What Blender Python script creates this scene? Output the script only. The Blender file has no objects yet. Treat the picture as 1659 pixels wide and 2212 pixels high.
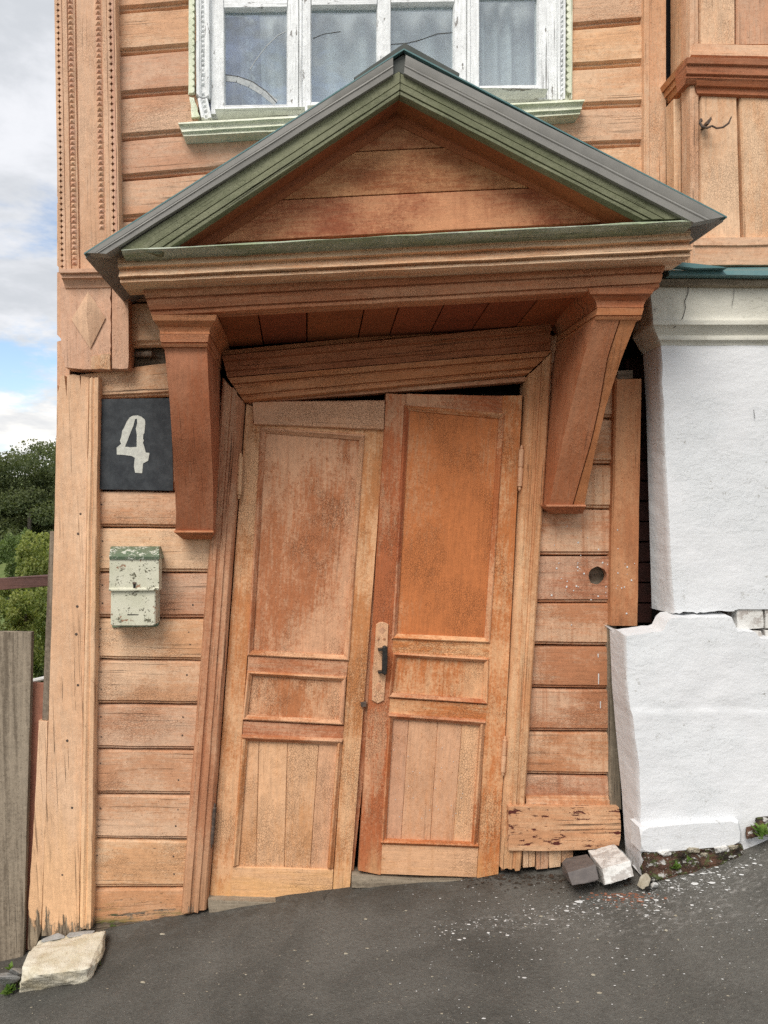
import bpy, bmesh, math, random
from mathutils import Vector, Matrix, noise
C = bpy.context.scene
COL = C.collection
rnd = random.Random(11)
R = math.radians

# ------------------------------------------------------------------ camera, sky, sun, exposure
F, VPX, HZ, D, EYE = 1662.0, 663.0, 1106.0, 3.32, 1.63
cam = bpy.data.cameras.new('camera'); camo = bpy.data.objects.new('camera', cam); COL.objects.link(camo)
camo.location = (0, -D, EYE); camo.rotation_euler = (R(90), 0, 0)
cam.sensor_fit = 'VERTICAL'; cam.sensor_height = 34.6; cam.sensor_width = 25.95; cam.lens = 34.6 * F / 2212
cam.shift_x = (829.5 - VPX) / 2212; cam.shift_y = 0.0
cam.clip_start = 0.05; cam.clip_end = 2000
C.camera = camo
SUN_EL, SUN_AZ = 47, 206          # degrees; azimuth clockwise from +Y (the wall normal points to -Y)
w = bpy.data.worlds.new('World'); C.world = w; w.use_nodes = True
sun = bpy.data.lights.new('sun', 'SUN'); suno = bpy.data.objects.new('sun', sun); COL.objects.link(suno)
sun.energy = 2.1; sun.angle = R(30); sun.color = (1.0, 0.95, 0.88)
sv = Vector((math.sin(R(SUN_AZ)) * math.cos(R(SUN_EL)), math.cos(R(SUN_AZ)) * math.cos(R(SUN_EL)), math.sin(R(SUN_EL))))
suno.rotation_euler = sv.to_track_quat('Z', 'Y').to_euler(); suno.location = (-3, -8, 9)
vs = C.view_settings
vs.view_transform = 'Standard'; vs.look = 'None'; vs.gamma = 1.0; vs.use_curve_mapping = False
vs.exposure = 0.54
C.cycles.use_denoising = False
C.cycles.max_bounces = 5; C.cycles.diffuse_bounces = 3; C.cycles.glossy_bounces = 2; C.cycles.transparent_max_bounces = 10
C.cycles.use_adaptive_sampling = True; C.cycles.adaptive_threshold = .02


# ------------------------------------------------------------------ node helper
class G:
    def __init__(s, nt):
        s.nt = nt
    def n(s, t, props=None, **kw):
        nd = s.nt.nodes.new(t)
        for k, v in (props or {}).items():
            setattr(nd, k, v)
        for k, v in kw.items():
            key = int(k[1:]) if k[0] == '_' else k.replace('__', ' ')
            s.put(nd.inputs[key], v)
        return nd
    def put(s, sock, v):
        if isinstance(v, bpy.types.NodeSocket):
            s.nt.links.new(v, sock)
        elif isinstance(v, (tuple, list)) and len(v) == 3 and sock.type == 'RGBA':
            sock.default_value = (*v, 1)
        else:
            sock.default_value = v
    def m(s, op, a, b=0.0):
        return s.n('ShaderNodeMath', {'operation': op}, _0=a, _1=b).outputs[0]
    def vm(s, a, b, op='MULTIPLY'):
        return s.n('ShaderNodeVectorMath', {'operation': op}, _0=a, _1=b).outputs[0]
    def mix(s, f, a, b, t='MIX'):
        return s.n('ShaderNodeMixRGB', {'blend_type': t}, _0=f, _1=a, _2=b).outputs[0]
    def ramp(s, x, lo, hi, a=0.0, b=1.0):
        return s.n('ShaderNodeMapRange', {'interpolation_type': 'SMOOTHSTEP'}, _0=x, _1=lo, _2=hi, _3=a, _4=b).outputs[0]
    def noise(s, vec, sc, det=4, rough=.55, dist=0.0):
        if isinstance(sc, tuple):
            vec = s.vm(vec, sc); sc = 1.0
        return s.n('ShaderNodeTexNoise', Vector=vec, Scale=sc, Detail=det, Roughness=rough, Distortion=dist).outputs[0]
    def sep(s, v):
        return s.n('ShaderNodeSeparateXYZ', _0=v).outputs
    def comb(s, x, y, z):
        return s.n('ShaderNodeCombineXYZ', _0=x, _1=y, _2=z).outputs[0]


def new_mat(name):
    m = bpy.data.materials.new(name); m.use_nodes = True
    nt = m.node_tree; nt.nodes.clear()
    g = G(nt)
    out = nt.nodes.new('ShaderNodeOutputMaterial')
    return m, g, out

def finish(g, out, col, rough, height=None, dist=.004, strength=.7, spec=.35, metal=0.0):
    b = g.n('ShaderNodeBsdfPrincipled', Base__Color=col, Roughness=rough, Metallic=metal)
    b.inputs['Specular IOR Level'].default_value = spec
    if height is not None:
        bp = g.n('ShaderNodeBump', Strength=strength, Distance=dist, Height=height)
        g.nt.links.new(bp.outputs[0], b.inputs['Normal'])
    g.nt.links.new(b.outputs[0], out.inputs[0])
    return b


# sky: Nishita seen through broken cloud
nt = w.node_tree; nt.nodes.clear(); g = G(nt)
sky = g.n('ShaderNodeTexSky', {'sky_type': 'NISHITA', 'sun_disc': False})
sky.sun_elevation = R(SUN_EL); sky.sun_rotation = R(SUN_AZ)
tc = g.n('ShaderNodeTexCoord').outputs['Generated']
sx, sy, sz = g.sep(tc)
zz = g.m('MAXIMUM', g.m('ADD', sz, .22), .05)
pv = g.comb(g.m('DIVIDE', sx, zz), g.m('DIVIDE', sy, zz), g.m('MULTIPLY', sz, 1.5))
c1 = g.noise(g.vm(pv, (1.9, 3.1, 0.4), 'ADD'), 1.5, 9, .58, .25)
c2 = g.noise(g.vm(pv, (7.3, 1.0, 2.0), 'ADD'), 3.2, 7, .6, .2)
cover = g.ramp(c1, .33, .46)
thick = g.ramp(c2, .36, .66)
gap = g.n('ShaderNodeVectorMath', {'operation': 'DISTANCE'}, _0=g.vm(tc, (1, 1, 1.9)), _1=(-.345, .915, .175 * 1.9)).outputs['Value']
gap = g.m('ADD', gap, g.m('MULTIPLY', g.m('SUBTRACT', g.noise(pv, 7.0, 6, .65), .5), .22))
cover = g.m('MULTIPLY', cover, g.ramp(gap, .02, .11))
# broken cloud: warm near the horizon, cooler and greyer higher up
warm = g.ramp(sz, .02, .26)
lit = g.mix(warm, (9.2, 8.8, 8.0), (6.3, 6.4, 6.7))
dull = g.mix(warm, (6.2, 6.2, 6.2), (4.6, 4.8, 5.1))
ccol = g.mix(thick, dull, lit)
skyb = g.mix(1.0, sky.outputs[0], (1.35, 1.35, 1.35), 'MULTIPLY')
mixc = g.mix(cover, skyb, ccol)
bg = g.n('ShaderNodeBackground', _0=mixc, _1=0.1)
wo = nt.nodes.new('ShaderNodeOutputWorld'); nt.links.new(bg.outputs[0], wo.inputs[0])


# ------------------------------------------------------------------ materials
def paint(name, a, b, dark=(.05, .025, .015), chipcol=(.22, .18, .14), chip=.74, crack=.7, crackle=.6, streak=.3,
          wear=None, rough=.62, bl=(.36, .64), spec=.3, bump=.8, vary=.13, blotch=(1.8, 5), rot=None):
    m, g, out = new_mat(name)
    uv = g.n('ShaderNodeUVMap').outputs[0]
    pos = g.n('ShaderNodeNewGeometry').outputs['Position']
    rn = g.n('ShaderNodeObjectInfo').outputs['Random']
    su, sv_, _ = g.sep(uv)
    vec = g.comb(su, sv_, g.m('MULTIPLY', rn, 53.0))
    px, py, pz = g.sep(pos)
    blo = g.noise(vec, (blotch[0], blotch[1], 1), 4, .62, .3)
    fine = g.noise(vec, (9, 95, 1), 3, .65)
    grain = g.noise(vec, (2.4, 120, 1), 3, .6, .4)
    msk = g.ramp(g.noise(vec, (2.0, 7, 1.3), 3), .42, .66)
    crk = g.m('MULTIPLY', g.m('MULTIPLY', g.ramp(grain, .59, .67), msk), crack)
    warp = g.vm(g.n('ShaderNodeTexNoise', Vector=vec, Scale=30.0, Detail=2.0).outputs[1], (.02, .02, 0))
    vor = g.n('ShaderNodeTexVoronoi', {'feature': 'DISTANCE_TO_EDGE'}, Vector=g.vm(g.vm(vec, warp, 'ADD'), (80, 150, 1)), Scale=1.0).outputs[0]
    msk2 = g.ramp(g.noise(vec, (3.1, 4.2, 2.1), 4, .6), .44, .64)
    ck = g.m('MULTIPLY', g.m('MULTIPLY', g.ramp(vor, .0, .10, 1.0, 0.0), msk2), crackle)
    chm = g.noise(vec, (10, 34, 1.7), 6, .72)
    ch = g.ramp(chm, chip, chip + .025)
    stv = g.noise(g.comb(g.m('MULTIPLY', px, 42.0), py, g.m('MULTIPLY', pz, 1.7)), 1.0, 3, .6)
    st = g.m('MULTIPLY', g.ramp(stv, .48, .72), streak)
    spk = g.noise(pos, 120.0, 3, .7)
    spk2 = g.noise(pos, 62.0, 3, .75)
    blo2 = g.m('ADD', g.m('MULTIPLY', blo, .52), g.m('ADD', g.m('MULTIPLY', fine, .20), g.m('ADD', g.m('MULTIPLY', spk, .12), g.m('MULTIPLY', spk2, .16))))
    mid = (bl[0] + bl[1]) / 2; hw = (bl[1] - bl[0]) * .26
    col = g.mix(g.ramp(blo2, mid - hw, mid + hw), a, b)
    col = g.mix(st, col, b)
    lump = g.noise(pos, 34.0, 3, .7)
    if wear:
        z0, z1, wc, amp = wear
        wz = g.ramp(g.m('ADD', pz, g.m('MULTIPLY', g.m('SUBTRACT', g.noise(vec, (3, 20, 1), 5, .7), .5), amp)), z0, z1, 1.0, 0.0)
        col = g.mix(wz, col, wc)
    rt = None
    if rot:                    # paint lost to the bare grey wood, raggedly, near the wet ground
        rn2 = g.m('ADD', g.m('MULTIPLY', g.noise(vec, (3.5, 42, 1), 5, .7), .75), g.m('MULTIPLY', lump, .25))
        rt = g.ramp(g.m('ADD', rn2, g.ramp(pz, rot[0], rot[1], .36, -.12)), .62, .68)
        col = g.mix(rt, col, g.mix(g.ramp(fine, .38, .62), (.085, .062, .042), (.24, .185, .13)))
    hsv = g.n('ShaderNodeHueSaturation', Color=col)
    g.put(hsv.inputs['Value'], g.m('ADD', 1 - vary, g.m('MULTIPLY', rn, 2 * vary)))
    g.put(hsv.inputs['Hue'], g.m('ADD', .4935, g.m('MULTIPLY', rn, .013)))
    col = hsv.outputs[0]
    v = g.m('ADD', g.m('MULTIPLY', fine, .72), .82)
    v = g.m('MULTIPLY', v, g.m('ADD', g.m('MULTIPLY', lump, .44), .78))
    col = g.mix(1.0, col, g.comb(v, v, v), 'MULTIPLY')
    col = g.mix(g.m('MULTIPLY', ck, .55), col, dark)
    col = g.mix(g.m('MULTIPLY', crk, .85), col, dark)
    col = g.mix(ch, col, chipcol)
    pit = g.ramp(spk, .64, .72)
    col = g.mix(g.m('MULTIPLY', pit, .30), col, dark)
    h = g.m('ADD', g.m('MULTIPLY', fine, .45), g.m('SUBTRACT', g.m('MULTIPLY', lump, .5), g.m('MULTIPLY', pit, .3)))
    if rt is not None: h = g.m('SUBTRACT', h, g.m('MULTIPLY', rt, .5))
    h = g.m('SUBTRACT', h, g.m('MULTIPLY', crk, .9))
    h = g.m('SUBTRACT', h, g.m('MULTIPLY', ck, .45))
    h = g.m('SUBTRACT', h, g.m('MULTIPLY', ch, .5))
    finish(g, out, col, g.m('ADD', rough, g.m('MULTIPLY', fine, .2)), h, .004, bump, spec)
    return m

PEACH = paint('peach_paint', (.580, .378, .246), (.50, .275, .158), chipcol=(.26, .135, .085), chip=.715, crackle=.55, crack=.75, streak=.12)
PILAST = paint('pilaster_paint', (.550, .340, .228), (.48, .270, .168), chip=.76, crackle=.4, crack=.4, streak=.1, vary=.03)
TAN = paint('tan_paint', (.570, .372, .240), (.45, .235, .126), chipcol=(.20, .125, .085), chip=.705, crackle=.7, crack=.9, streak=.25)
TANR = paint('tan_streaked_paint', (.530, .330, .208), (.37, .160, .076), chip=.75, crackle=.6, crack=.5, streak=.7)
POST = paint('post_paint', (.585, .375, .245), (.52, .305, .185), chip=.72, crackle=.25, crack=1.0, streak=.1,
             wear=(.05, .55, (.57, .340, .195), .9), rot=(-.30, .10))
CASE = paint('casing_paint', (.545, .320, .186), (.40, .180, .088), chip=.70, crackle=.5, crack=1.0, streak=.15,
             wear=(-.1, .35, (.42, .23, .12), .35), chipcol=(.16, .09, .05), rot=(-.30, .14))
DOORL = paint('door_tan_paint', (.565, .315, .178), (.37, .140, .056), chip=.79, crackle=.9, crack=.3, streak=.3, bl=(.40, .62),
              wear=(-.13, .16, (.54, .285, .125), .45), blotch=(1.6, 3), rot=(-.22, .08))
DOORR = paint('door_orange_paint', (.550, .295, .158), (.38, .122, .042), chip=.79, crackle=.75, crack=.25, streak=.45, bl=(.39, .61),
              wear=(-.10, .22, (.54, .29, .13), .5), blotch=(1.5, 2.6), rot=(-.18, .10))
DLOW = paint('door_lower_paint', (.570, .325, .188), (.46, .225, .108), chip=.78, crackle=.8, crack=.35, streak=.3, bl=(.40, .66), wear=(-.13, .14, (.54, .285, .125), .45), blotch=(1.6, 3), rot=(-.22, .06))
DOORP = paint('door_panel_orange_paint', (.545, .290, .155), (.41, .130, .043), chip=.80, crackle=.7, crack=.15, streak=.35, bl=(.26, .60), blotch=(1.4, 2.2),
              wear=(.42, .85, (.54, .285, .150), 1.4))
CANO = paint('canopy_paint', (.640, .445, .295), (.50, .270, .148), chip=.72, crackle=.5, crack=.8, streak=.25, blotch=(1.2, 9))
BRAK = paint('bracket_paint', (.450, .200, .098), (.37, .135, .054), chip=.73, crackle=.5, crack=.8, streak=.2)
FRZ = paint('frieze_paint', (.48, .240, .125), (.36, .140, .060), chip=.72, crackle=.5, crack=.9, streak=.25, blotch=(1.2, 9))
TYMP = paint('gable_paint', (.47, .225, .110), (.24, .074, .030), chip=.735, crackle=.35, crack=.25, streak=.25, bl=(.34, .66), blotch=(2.4, 4.5), vary=.03)
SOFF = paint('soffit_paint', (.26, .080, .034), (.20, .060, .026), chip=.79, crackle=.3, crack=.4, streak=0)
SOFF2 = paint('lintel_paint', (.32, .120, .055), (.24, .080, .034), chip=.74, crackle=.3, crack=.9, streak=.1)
GREEN = paint('green_paint', (.185, .190, .118), (.120, .128, .072), chip=.70, crackle=.4, crack=.9, streak=.1, chipcol=(.10, .09, .05), dark=(.03, .03, .02))
PALEG = paint('pale_green_paint', (.70, .71, .58), (.52, .55, .40), chip=.66, crackle=.5, crack=.9, streak=.1, chipcol=(.22, .20, .15), dark=(.06, .06, .04))
BARG = paint('bar_green_paint', (.42, .45, .37), (.22, .26, .16), chip=.66, crackle=.5, crack=1.0, streak=.1, chipcol=(.38, .38, .35), dark=(.04, .04, .03))
WHITE = paint('white_window_paint', (.74, .75, .75), (.66, .67, .67), chip=.625, crackle=.25, crack=1.0, streak=.1, chipcol=(.30, .28, .26), dark=(.16, .15, .14), vary=.03)
GREYW = paint('grey_wood', (.265, .215, .160), (.120, .094, .068), chip=.76, crackle=0, crack=1.0, streak=.2, chipcol=(.40, .38, .35), dark=(.03, .025, .02), rough=.8, vary=.08, blotch=(1.1, 24), bl=(.36, .66))
REDW = paint('redbrown_wood', (.30, .135, .085), (.22, .09, .06), chip=.72, crackle=.1, crack=1.0, streak=.2, rough=.75)
RAILM = paint('brown_rail_paint', (.115, .055, .045), (.08, .04, .035), chip=.70, crackle=.2, crack=.5, streak=.1, chipcol=(.25, .2, .18))
KICK = paint('kickboard_paint', (.560, .335, .195), (.45, .225, .115), chip=.575, crackle=.2, crack=1.0, streak=.1, chipcol=(.10, .022, .016), blotch=(2, 6))
RIGHTB = paint('right_board_paint', (.470, .235, .115), (.34, .140, .060), chip=.76, crackle=.1, crack=.7, streak=.5)
MOSSB = paint('mossy_board_paint', (.570, .335, .190), (.47, .240, .115), chip=.62, crackle=.2, crack=1.0, streak=.1, chipcol=(.10, .10, .05),
              wear=(-.15, -.075, (.07, .10, .02), .22), rot=(-.30, .10))

def simple(name, a, b, sc=20, rough=.6, metal=0, bump=.3, dist=.002, spec=.35, det=5):
    m, g, out = new_mat(name)
    pos = g.n('ShaderNodeNewGeometry').outputs['Position']
    n1 = g.noise(pos, sc, det, .65); n2 = g.noise(pos, sc * 6, 4, .6)
    col = g.mix(g.ramp(n1, .35, .68), a, b)
    finish(g, out, col, rough, g.m('ADD', n1, g.m('MULTIPLY', n2, .5)), dist, bump, spec, metal)
    return m

METAL = simple('grey_sheet_metal', (.255, .246, .225), (.215, .208, .192), 9, .5, .0, .15)
METALD = simple('dark_ridge_metal', (.075, .08, .07), (.05, .058, .05), 14, .5, 0, .15)
METALU = simple('galvanised_underside', (.34, .34, .32), (.26, .26, .25), 12, .45, .2, .2)
TEAL = simple('teal_sheet_metal', (.085, .185, .19), (.12, .21, .21), 8, .45, 0, .15)
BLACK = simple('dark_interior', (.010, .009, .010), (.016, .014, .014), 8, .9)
IRON = simple('dark_iron', (.022, .020, .019), (.04, .036, .032), 60, .45, .3)
RUST = simple('rusty_iron', (.06, .045, .036), (.14, .09, .065), 70, .7)
DIRT = simple('dark_soil', (.045, .034, .024), (.085, .05, .032), 40, .95, 0, 1.0, .01)
MORTAR = simple('grey_mortar', (.27, .265, .25), (.36, .355, .34), 30, .9, 0, .8, .006)
def foot_mat():
    m, g, out = new_mat('mossy_footing')
    pos = g.n('ShaderNodeNewGeometry').outputs['Position']
    n1 = g.noise(pos, 16.0, 6, .7); n2 = g.noise(pos, 34.0, 7, .75); n3 = g.noise(g.vm(pos, (1, 1, 1.6)), 24.0, 7, .78)
    col = g.mix(g.ramp(n1, .40, .60), (.040, .032, .026), (.15, .080, .055))
    col = g.mix(g.ramp(n2, .52, .58), col, (.10, .12, .045))
    col = g.mix(g.ramp(n3, .545, .58), col, (.60, .58, .54))
    finish(g, out, col, .95, g.m('ADD', n1, g.m('ADD', n2, n3)), .014, 1.0, .15)
    return m
FOOTM = foot_mat()
BRICKD = simple('shaded_red_brick', (.075, .028, .022), (.05, .024, .020), 25, .9, 0, .8, .006)  # red darkened so the bricks carry the shade of the recessed gap
BRICKG = simple('grey_brick', (.115, .100, .095), (.15, .13, .12), 22, .7, 0, .6, .004)
STONEB = simple('beige_stone', (.30, .26, .19), (.42, .38, .30), 40, .9, 0, .8, .006)
BARK = simple('bark', (.10, .085, .07), (.16, .14, .12), 6, .9, 0, .8, .02)
CHIPW = simple('white_paint_chip', (.70, .70, .68), (.55, .54, .52), 200, .8)
BRICKC = simple('brick_crumb', (.30, .13, .08), (.22, .10, .06), 200, .9)
GLUE = simple('tape', (.42, .44, .44), (.30, .32, .33), 60, .5)
ROOM = simple('reflected_sky_blue', (.16, .30, .70), (.12, .24, .60), 3, .8)  # room walls blue to stand in for sky reflected in the panes

def limestone():
    m, g, out = new_mat('limestone')
    pos = g.n('ShaderNodeNewGeometry').outputs['Position']
    n1 = g.noise(pos, 9.0, 6, .6); n2 = g.noise(pos, 70.0, 5, .7); n3 = g.noise(g.vm(pos, (3, 1, 1)), 24.0, 5, .65)
    col = g.mix(g.ramp(n1, .35, .68), (.70, .65, .53), (.52, .45, .31))
    col = g.mix(g.ramp(n2, .60, .74), col, (.30, .26, .18))
    finish(g, out, col, .9, g.m('ADD', g.m('MULTIPLY', n3, 1.0), g.m('MULTIPLY', n2, .5)), .008, .8, .2)
    return m
LIME = limestone()

def plaster(name, a, b, dirt, thr=.66, flake=1.0):
    m, g, out = new_mat(name)
    pos = g.n('ShaderNodeNewGeometry').outputs['Position']
    _, _, pz = g.sep(pos)
    n1 = g.noise(pos, 3.0, 5, .6); n2 = g.noise(pos, 55.0, 5, .7)
    fl = g.noise(g.vm(pos, (1, 1, 1.6)), 17.0, 6, .62, 1.0)
    flk = g.ramp(fl, .52, .545)
    fl2 = g.noise(g.vm(pos, (1.3, 1, 1)), 8.0, 7, .66, 1.4)
    ridge = g.m('SUBTRACT', 1.0, g.ramp(g.m('ABSOLUTE', g.m('SUBTRACT', fl2, .5)), 0, .012))
    msk = g.ramp(g.noise(pos, 5.5, 4), .60, .72)
    col = g.mix(g.ramp(n1, .35, .7), a, b)
    d = g.m('MULTIPLY', g.ramp(g.noise(pos, 26.0, 8, .78), thr - .06, thr - .01), g.ramp(n1, .40, .62))
    col = g.mix(g.m('MULTIPLY', d, .75), col, dirt)
    dl = g.m('MULTIPLY', g.ramp(pz, .12, .50, 1.0, 0.0), g.ramp(g.m('ADD', g.noise(g.vm(pos, (1, 1, 1.5)), 20.0, 8, .78), g.ramp(pz, .16, .42, .05, -.04)), .535, .575))
    col = g.mix(g.m('MULTIPLY', dl, .62), col, dirt)
    h = g.m('ADD', g.m('MULTIPLY', g.m('MULTIPLY', flk, g.ramp(n1, .42, .6)), .09 * flake), g.m('ADD', g.m('MULTIPLY', n2, .40), g.m('MULTIPLY', g.noise(g.vm(pos, (1, 1, 1.8)), 9.0, 4, .6), 1.1)))
    h = g.m('ADD', h, g.m('MULTIPLY', g.m('MULTIPLY', ridge, msk), .02 * flake))
    finish(g, out, col, .85, h, .006, .8, .2)
    return m
PLAST = plaster('white_plaster', (.72, .725, .735), (.675, .69, .70), (.28, .26, .22))
PLASTY = plaster('yellowed_plaster', (.64, .62, .54), (.55, .53, .455), (.30, .28, .22), .62)
BRICKW = plaster('whitewashed_brick', (.72, .71, .68), (.60, .58, .54), (.25, .2, .17), .56)

def asphalt():
    m, g, out = new_mat('asphalt')
    pos = g.n('ShaderNodeNewGeometry').outputs['Position']
    px, py, pz = g.sep(pos)
    n1 = g.noise(pos, 1.6, 6, .6, .4); n2 = g.noise(pos, 130.0, 4, .7); n3 = g.noise(pos, 420.0, 3, .7)
    n4 = g.noise(pos, 14.0, 5, .65)
    col = g.mix(g.ramp(n1, .33, .68), (.080, .076, .066), (.145, .138, .122))
    col = g.mix(g.ramp(n4, .56, .74), col, (.120, .110, .096))
    st = g.ramp(n2, .60, .70)
    col = g.mix(g.m('MULTIPLY', st, .8), col, (.22, .205, .18))
    vo = g.n('ShaderNodeTexVoronoi', Vector=pos, Scale=150.0)
    sp = g.m('MULTIPLY', g.ramp(vo.outputs['Distance'], .10, .22, 1.0, 0.0), g.ramp(g.sep(vo.outputs['Color'])[0], .90, .93))
    col = g.mix(g.m('MULTIPLY', sp, .8), col, (.50, .47, .42))
    n5 = g.noise(pos, 62.0, 4, .75)
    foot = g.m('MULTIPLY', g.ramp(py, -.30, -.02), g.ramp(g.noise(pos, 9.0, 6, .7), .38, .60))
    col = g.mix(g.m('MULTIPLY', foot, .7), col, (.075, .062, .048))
    dst = g.m('ADD', g.m('ABSOLUTE', g.m('ADD', g.m('ADD', py, .42), g.m('MULTIPLY', g.m('SUBTRACT', px, 1.3), .12))), g.m('MULTIPLY', g.m('ABSOLUTE', g.m('SUBTRACT', px, 1.45)), .22))
    dust = g.m('MULTIPLY', g.ramp(dst, .04, .34, 1.0, 0.0), g.ramp(g.noise(g.vm(pos, (1, 1.6, 1)), 28.0, 8, .78), .50, .66))
    col = g.mix(g.m('MULTIPLY', dust, .55), col, (.46, .44, .41))
    v = g.m('ADD', .30, g.m('ADD', g.m('MULTIPLY', n3, .5), g.m('MULTIPLY', n5, .9)))
    col = g.mix(1.0, col, g.comb(v, v, v), 'MULTIPLY')
    wp = g.vm(pos, g.vm(g.n('ShaderNodeTexNoise', Vector=pos, Scale=6.0, Detail=5.0).outputs[1], (.35, .35, 0)), 'ADD')
    cv = g.n('ShaderNodeTexVoronoi', {'feature': 'DISTANCE_TO_EDGE'}, Vector=wp, Scale=.8).outputs[0]
    crk = g.m('MULTIPLY', g.ramp(cv, 0, .0045, 1.0, 0.0), g.ramp(g.noise(g.vm(pos, (8, 1, 0), 'ADD'), 1.3, 2), .62, .70))
    col = g.mix(g.m('MULTIPLY', crk, .8), col, (.02, .018, .016))
    h = g.m('ADD', g.m('MULTIPLY', n2, .8), g.m('MULTIPLY', n3, .35))
    h = g.m('ADD', h, g.m('ADD', g.m('MULTIPLY', n4, .8), g.m('MULTIPLY', n5, 1.2)))
    h = g.m('SUBTRACT', h, crk)
    finish(g, out, col, .85, h, .008, .9, .25)
    return m
ASPH = asphalt()

def plate_mat():
    m, g, out = new_mat('number_plate_paint')
    pos = g.n('ShaderNodeNewGeometry').outputs['Position']
    n1 = g.noise(pos, 22.0, 7, .75, .3); n2 = g.noise(pos, 160.0, 3, .6); n3 = g.noise(g.vm(pos, (5, 1, 1)), 16.0, 6, .7, .8)
    col = g.mix(g.ramp(n1, .35, .7), (.024, .028, .033), (.055, .062, .068))
    col = g.mix(g.m('MULTIPLY', g.ramp(n3, .58, .72), .5), col, (.09, .095, .10))
    sp = g.m('MULTIPLY', g.ramp(n2, .73, .77), g.ramp(n1, .5, .6))
    col = g.mix(sp, col, (.4, .42, .42))
    finish(g, out, col, .55, n1, .002, .3, .3)
    return m
PLATE = plate_mat()
NUMW = simple('number_white', (.62, .63, .56), (.50, .51, .46), 70, .6, 0, .3)

def mail_mat(name, base, base2, under, rusty, thr):
    m, g, out = new_mat(name)
    pos = g.n('ShaderNodeNewGeometry').outputs['Position']
    n1 = g.noise(pos, 26.0, 6, .68); n2 = g.noise(pos, 110.0, 4, .7); n3 = g.noise(pos, 12.0, 5, .6)
    col = g.mix(g.ramp(n3, .35, .7), base, base2)
    c2 = g.ramp(g.m('ADD', g.m('MULTIPLY', n1, .6), g.m('MULTIPLY', n2, .4)), thr, thr + .02)
    col = g.mix(c2, col, under)
    c3 = g.ramp(g.noise(g.vm(pos, (1, 1, 1.4)), 15.0, 7, .72, .5), .605, .62)
    col = g.mix(c3, col, rusty)
    h = g.m('SUBTRACT', g.m('MULTIPLY', n2, .3), g.m('MULTIPLY', g.m('MAXIMUM', c2, c3), .7))
    finish(g, out, col, .5, h, .0015, .7, .35)
    return m
MAILW = mail_mat('mailbox_cream_paint', (.64, .62, .49), (.54, .53, .40), (.12, .11, .07), (.33, .17, .10), .562)
MAILG = mail_mat('mailbox_green_paint', (.15, .19, .125), (.10, .16, .095), (.55, .57, .48), (.14, .13, .09), .525)

def leaf_mat(name, a, b, trans=.35):
    m, g, out = new_mat(name)
    at = g.n('ShaderNodeAttribute', {'attribute_name': 'tint'}).outputs['Fac']
    col = g.mix(at, a, b)
    d = g.n('ShaderNodeBsdfPrincipled', Base__Color=col, Roughness=.6)
    d.inputs['Specular IOR Level'].default_value = .25
    t = g.n('ShaderNodeBsdfTranslucent', _0=g.mix(1.0, col, (1.2, 1.25, .6), 'MULTIPLY'))
    mx = g.n('ShaderNodeMixShader', _0=trans, _1=d.outputs[0], _2=t.outputs[0])
    g.nt.links.new(mx.outputs[0], out.inputs[0])
    return m
LEAFD = leaf_mat('hazy_dark_leaf', (.065, .090, .045), (.16, .18, .075))  # far crowns: greens lightened so the distance haze is in the colour
LEAFM = leaf_mat('mid_leaf', (.09, .14, .05), (.19, .24, .09))
LEAFL = leaf_mat('light_leaf', (.13, .18, .055), (.36, .38, .13), .45)
WEED = leaf_mat('weed_leaf', (.10, .20, .035), (.22, .32, .08), .4)
GRASS = simple('hill_grass', (.10, .14, .035), (.16, .19, .06), 1.5, .9, 0, .6, .05)

def glass_mat():
    m, g, out = new_mat('window_glass')
    pos = g.n('ShaderNodeNewGeometry').outputs['Position']
    n = g.noise(pos, 5.0, 2, .5)
    bp = g.n('ShaderNodeBump', Strength=.25, Distance=.01, Height=n)
    lw = g.n('ShaderNodeLayerWeight', Blend=.5, Normal=bp.outputs[0]).outputs['Facing']
    fr = g.m('ADD', .05, g.m('MULTIPLY', g.m('POWER', lw, 5.0), .9))
    dust = g.ramp(g.noise(g.vm(pos, (1.0, 1, .5)), 14.0, 6, .7), .45, .8)
    t = g.n('ShaderNodeBsdfTransparent', _0=(.92, .96, .97))
    gl = g.n('ShaderNodeBsdfGlossy', _0=(.95, .97, 1.0), Roughness=.03, Normal=bp.outputs[0])
    df = g.n('ShaderNodeBsdfDiffuse', _0=(.55, .58, .58))
    mx = g.n('ShaderNodeMixShader', _0=g.m('ADD', fr, .10), _1=t.outputs[0], _2=gl.outputs[0])
    mx2 = g.n('ShaderNodeMixShader', _0=g.m('ADD', .05, g.m('MULTIPLY', dust, .16)), _1=mx.outputs[0], _2=df.outputs[0])
    g.nt.links.new(mx2.outputs[0], out.inputs[0])
    return m
GLASS = glass_mat()

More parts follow.
